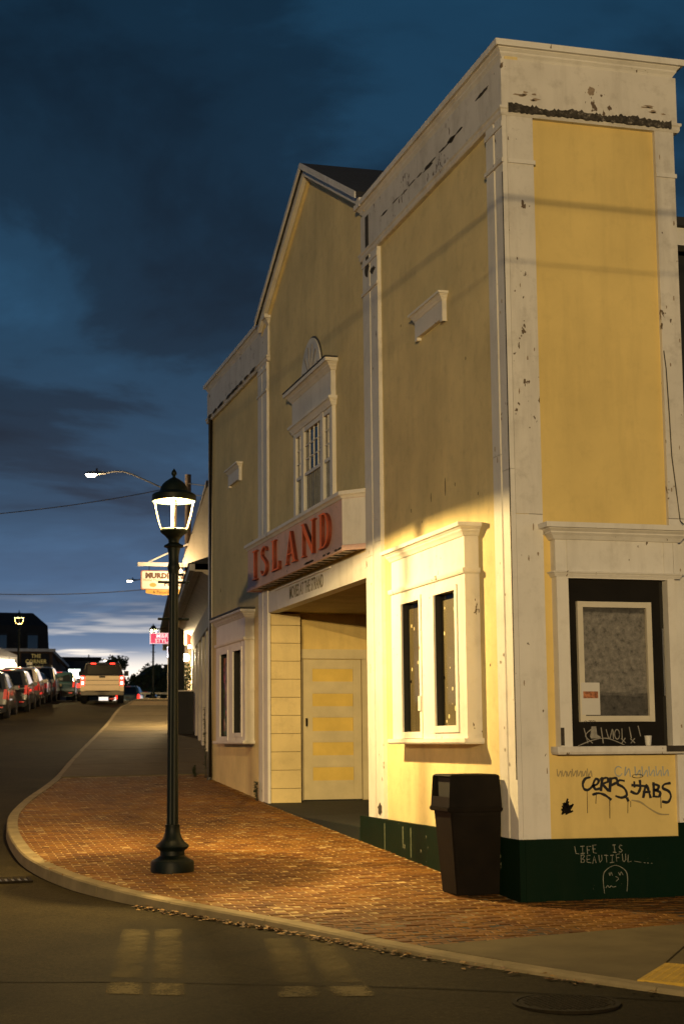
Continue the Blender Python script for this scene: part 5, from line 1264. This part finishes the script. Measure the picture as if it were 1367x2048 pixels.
B('board', GS, 'sign_green', (4.36, 5.30, 48.76, 48.84, 5.42, 5.77)); B('board_edge', GS, 'sign_green_text', (4.35, 4.37, 48.75, 48.758, 5.42, 5.77), (4.37, 5.30, 48.75, 48.758, 5.42, 5.436), (4.37, 5.30, 48.75, 48.758, 5.755, 5.77))
text_mesh('lettering', 'BOOK', .2, GS, 'sign_green_text', tx(4.82, 5.60, 48.757), .006, bold=.006); part('bracket', MB().tube([(4.4, 48.8, 5.86), (6.0, 48.8, 5.86)], .012, 6), 'iron', GS); part('hook', MB().tube([(4.6, 48.8, 5.86), (4.6, 48.8, 5.76)], .01, 5), 'iron', GS)
# small lit window sign and lantern further up
WS = thing('lit_window_sign', 'small glowing white sign beside the shop door up the street', 'lit sign', (3.4, 40.2, 4.1))
B('panel', WS, 'exit_white', (3.42, 3.78, 42.0, 42.05, 4.75, 5.15)); B('frame', WS, 'plastic', (3.40, 3.80, 42.051, 42.09, 4.73, 5.17)); B('bracket', WS, 'plastic', (3.80, 4.25, 42.05, 42.09, 4.9, 4.95))
# dark bin and bundle outside the shop
DB = thing('black_bin', 'tall black box bin with a pale top edge against the shop', 'bin', (2.15, 31.4, g(2.1, 31.4)))
z0_ = g(2.15, 31.3); B('body', DB, 'plastic', (1.90, 2.40, 31.1, 31.7, z0_ + .01, z0_ + 1.28)); B('lid', DB, 'awning_white', (1.88, 2.42, 31.08, 31.72, z0_ + 1.285, z0_ + 1.32))
PB = thing('potted_shrub', 'dark shrub in a pale pot standing behind the black bin', 'plant', (2.55, 33.6, g(2.5, 33.6)))
z0_ = g(2.55, 33.6); part('pot', MB().lathe([(.16, z0_), (.23, z0_ + .9), (.25, z0_ + .95), (.21, z0_ + .95)], 14, (2.62, 33.6)), 'awning_white', PB, smooth=True)
mb = MB()
for i in range(420):
    a, b, r_ = rnd.uniform(0, 6.28), rnd.uniform(-1, 1), rnd.random() ** .4
    c_ = Vector((2.6 + .34 * r_ * math.cos(a) * math.sqrt(1 - b * b), 33.6 + .34 * r_ * math.sin(a) * math.sqrt(1 - b * b), z0_ + 1.55 + .62 * r_ * b)); s_ = rnd.uniform(.03, .07)
    d = Vector((rnd.gauss(0, 1), rnd.gauss(0, 1), rnd.gauss(0, 1))).normalized() * s_; e = d.cross(Vector((rnd.gauss(0, 1), rnd.gauss(0, 1), rnd.gauss(0, 1)))).normalized() * s_ * .5
    mb.add([c_ - d, c_ + e, c_ + d, c_ - e], [(0, 1, 2, 3)])
o = part('leaves', mb, 'foliage', PB); o['kind'] = 'stuff'
part('stem', MB().tube([(2.62, 33.6, z0_ + .9), (2.6, 33.6, z0_ + 1.7)], .025, 6), 'bark', PB)
# a further row of fronts closing the right side
S3 = thing('far_shop', 'pale shop front farthest up the right side, behind the signs', 'shop', (7, 60, g(7, 60)))
part('wall', strip(53, 78, -.2, -6, 2.6, 8.2), 'shop_white', S3); part('roof', strip(52.8, 78.2, .3, -6, 8.22, 8.5), 'roofing', S3)
for y in (54, 58, 62, 66, 70): part('shop_window', strip(y, y + 2.4, -.12, -.18, g(5, y) + .8, g(5, y) + 2.6, 1), 'win_warm', S3)

# ------------------------------------------------------------------ left side and end of the street
M1 = thing('mansard_building', 'black building with a tall mansard roof at the far left', 'building', (0, 125, 4.5))
B('wall', M1, 'dark_wall', (-22, 6.0, 123, 136, 3.8, 9.2))
part('mansard_roof', MB().add([(-22, 122.7, 8.9), (6.35, 122.7, 8.9), (6.35, 136, 8.9), (-22, 136, 8.9), (-21.8, 123.0, 12.1), (6.2, 123.0, 12.0), (6.2, 135.8, 12.0), (-21.8, 135.8, 12.1), (-21, 124.5, 13.35), (5.0, 124.5, 13.25), (5.0, 134.5, 13.25), (-21, 134.5, 13.35)],
     [(0, 1, 5, 4), (1, 2, 6, 5), (2, 3, 7, 6), (3, 0, 4, 7), (4, 5, 9, 8), (5, 6, 10, 9), (6, 7, 11, 10), (7, 4, 8, 11), (8, 9, 10, 11), (3, 2, 1, 0)]), 'dark_wall', M1)
for x in (-1.2, 1.6, 4.3): wq = B('dormer_window', M1, 'roofing', (x, x + 1.1, 122.55, 122.7, 9.6, 11.3)); B('pane', wq, 'car_glass', (x + .12, x + .98, 122.52, 122.545, 9.75, 11.1))
M2 = thing('corner_store', 'low brown store with a white eave and yellow sign letters', 'store', (2, 106, 4.5))
B('wall', M2, 'brown_wall', (-18, 5.0, 105, 122, 3.8, 8.62)); part('side_wall', MB().add([(5.0, 105, 3.8), (7.4, 118, 3.8), (7.4, 118, 8.0), (5.0, 105, 8.62), (4.6, 106, 3.8), (4.6, 118, 3.8), (4.6, 118, 8.0), (4.6, 106, 8.62)], [(0, 1, 2, 3), (4, 5, 6, 7), (0, 1, 5, 4), (1, 2, 6, 5), (2, 3, 7, 6), (3, 0, 4, 7)]), 'brown_wall', M2)
B('eave', M2, 'eave_white', (-18.2, 5.2, 104.7, 105.0, 8.63, 8.85)); part('side_eave', MB().add([(5.0, 104.7, 8.60), (7.0, 112, 7.75), (7.0, 112, 7.95), (5.0, 104.7, 8.85), (4.7, 105.1, 8.60), (6.7, 112.3, 7.75), (6.7, 112.3, 7.95), (4.7, 105.1, 8.85)], [(0, 1, 2, 3), (4, 5, 6, 7), (0, 1, 5, 4), (1, 2, 6, 5), (2, 3, 7, 6), (3, 0, 4, 7)]), 'eave_white', M2)
B('sign_panel', M2, 'dark_wall', (2.6, 4.75, 104.9, 104.99, 7.1, 8.5))
for i, s_ in enumerate(('THE', 'CORNER', 'STORE')): text_mesh('lettering', s_, .42, M2, 'store_letter', tx(3.72, 8.27 - i * .42, 104.89), .02, bold=.008, sx=.9, space=1.1)
K1 = thing('lit_kiosk', 'brightly lit white stall with round white shades at the left edge', 'stall', (-.3, 82, g(0, 82)))
z0_ = g(-.3, 82)
B('back_wall', K1, 'shop_light', (-5, .65, 83.6, 83.8, z0_, 7.0)); part('roof', MB().prism([(-5, 7.6), (-.4, 7.45), (.75, 6.95), (.75, 6.85), (-5, 7.2)], fsn, 81.2, 84), 'eave_white', K1); B('counter', K1, 'shop_white', (-5, .5, 81.5, 82.3, z0_, z0_ + 1.1)); B('post', K1, 'eave_white', (.60, .68, 81.3, 81.38, z0_, 6.9))
for x in (-.55, .15): part('round_shade', MB().sphere((x, 81.0, 6.25), .48, 16, 10), 'shop_light', K1, smooth=True)
for x in (-.55, .15): part('shade_cord', MB().tube([(x, 81.05, 6.6), (x, 81.3, 7.1)], .015, 5), 'wire', K1)
SR = thing('glowing_screen', 'glowing white screen on a van roof beside the pickup truck', 'lit sign', (3.2, 72.3, road_z(3, 72)))
B('panel', SR, 'screen', (2.86, 3.50, 72.1, 72.14, 5.22, 5.72)); B('case', SR, 'plastic', (2.82, 3.54, 72.141, 72.3, 5.18, 5.76)); B('stand', SR, 'plastic', (3.1, 3.25, 72.15, 72.29, road_z(3, 72), 5.18))
def signpost(label, x, y, z0, z1, w_, h_):
    t = thing('road_sign', label, 'road sign', (x, y, road_z(x, y))); B('plate', t, 'road_sign', (x - w_ / 2, x + w_ / 2, y, y + .02, z1 - h_, z1)); B('post', t, 'steel', (x - .025, x + .025, y + .021, y + .07, z0, z1)); return t
signpost('small pale rectangular road sign left of the store letters', .28, 66.9, road_z(.3, 66.9), 5.85, .30, .40); signpost('small white plate sign above the grey SUV', 1.95, 78.0, road_z(2, 78), 6.0, .36, .22)
D1 = thing('dark_barn', 'dark flat roofed building beyond the pickup truck', 'building', (10, 140, 4.5))
B('wall', D1, 'house_wall', (7.6, 12.4, 136, 146, 3.8, 9.6)); B('roof', D1, 'dark_wall', (7.4, 12.6, 135.8, 146.2, 9.62, 9.95)); B('door', D1, 'dark_wall', (9.2, 10.6, 135.9, 135.99, 4.3, 7.0))
for x in (8.0, 11.2): B('window', D1, 'car_glass', (x, x + .9, 135.92, 135.99, 6.2, 7.6))
H1 = thing('gabled_house', 'dark gabled house at the end of the street behind the trees', 'house', (18, 136, 4.4))
B('wall', H1, 'house_wall', (16.6, 20.2, 136, 143, 3.8, 7.6)); part('roof', MB().prism([(16.2, 7.5), (18.1, 9.3), (20.6, 7.5)], fsn, 135.7, 143.3), 'dark_wall', H1)
for x in (17.2, 18.9): wq = B('window', H1, 'car_glass', (x, x + .6, 135.94, 135.99, 5.6, 6.8)); B('frame', wq, 'eave_white', (x - .06, x + .66, 135.95, 135.985, 6.81, 6.88))
part('chimney', MB().box(19.2, 19.6, 138, 138.4, 8.2, 9.4), 'brown_wall', H1)
def tree(label, x, y, z0, h, rx, n, grp='trees at the end of the street'):
    t = thing('tree', label, 'tree', (x, y, z0), grp); tr = MB(); cr = MB()
    tr.tube([(x, y, z0 - .3), (x + .05, y, z0 + h * .3), (x - .05, y, z0 + h * .62)], [.16, .12, .06], 8)
    cl_ = []
    for i in range(16):
        a = rnd.uniform(0, 6.28); q = Vector((x + rx * .75 * math.cos(a) * rnd.random() ** .6, y + rx * .75 * math.sin(a) * rnd.random() ** .6, z0 + h * rnd.uniform(.3, .92))); cl_.append((q, rnd.uniform(.22, .48) * rx))
        tr.tube([(x, y, z0 + h * .35), tuple(Vector((x, y, z0 + h * .45)).lerp(q, .6)), tuple(q)], [.05, .03, .015], 5)
    for q, r_ in cl_:
        for k in range(n):
            d0 = Vector((rnd.gauss(0, 1), rnd.gauss(0, 1), rnd.gauss(0, .8))).normalized() * r_ * rnd.random() ** .5; c_ = q + d0; s_ = rnd.uniform(.10, .22)
            d = Vector((rnd.gauss(0, 1), rnd.gauss(0, 1), rnd.gauss(0, 1))).normalized() * s_; e = d.cross(Vector((rnd.gauss(0, 1), rnd.gauss(0, 1), rnd.gauss(0, 1)))).normalized() * s_ * .55
            cr.add([c_ - d, c_ + e, c_ + d, c_ - e], [(0, 1, 2, 3)])
    part('trunk', tr, 'bark', t); o = part('crown', cr, 'foliage', t); o['kind'] = 'stuff'
tree('round dark tree just right of the pickup truck', 12.9, 124, 4.5, 5.0, 2.3, 130); tree('smaller ragged tree between the round tree and the gabled house', 15.6, 126, 4.5, 4.2, 2.0, 110); tree('low tree behind the small white car', 17.4, 131, 4.5, 3.6, 1.7, 90)
BR = thing('metal_guardrail', 'low metal guard rail at the foot of the far lantern', 'guard rail', (10.5, 92, 4.4))
B('rail', BR, 'steel', (9.9, 13.5, 92.0, 92.06, 4.95, 5.08)); B('post', BR, 'steel', (10.2, 10.28, 92.07, 92.14, 4.3, 5.06)); B('post', BR, 'steel', (12.6, 12.68, 92.07, 92.14, 4.3, 5.06))
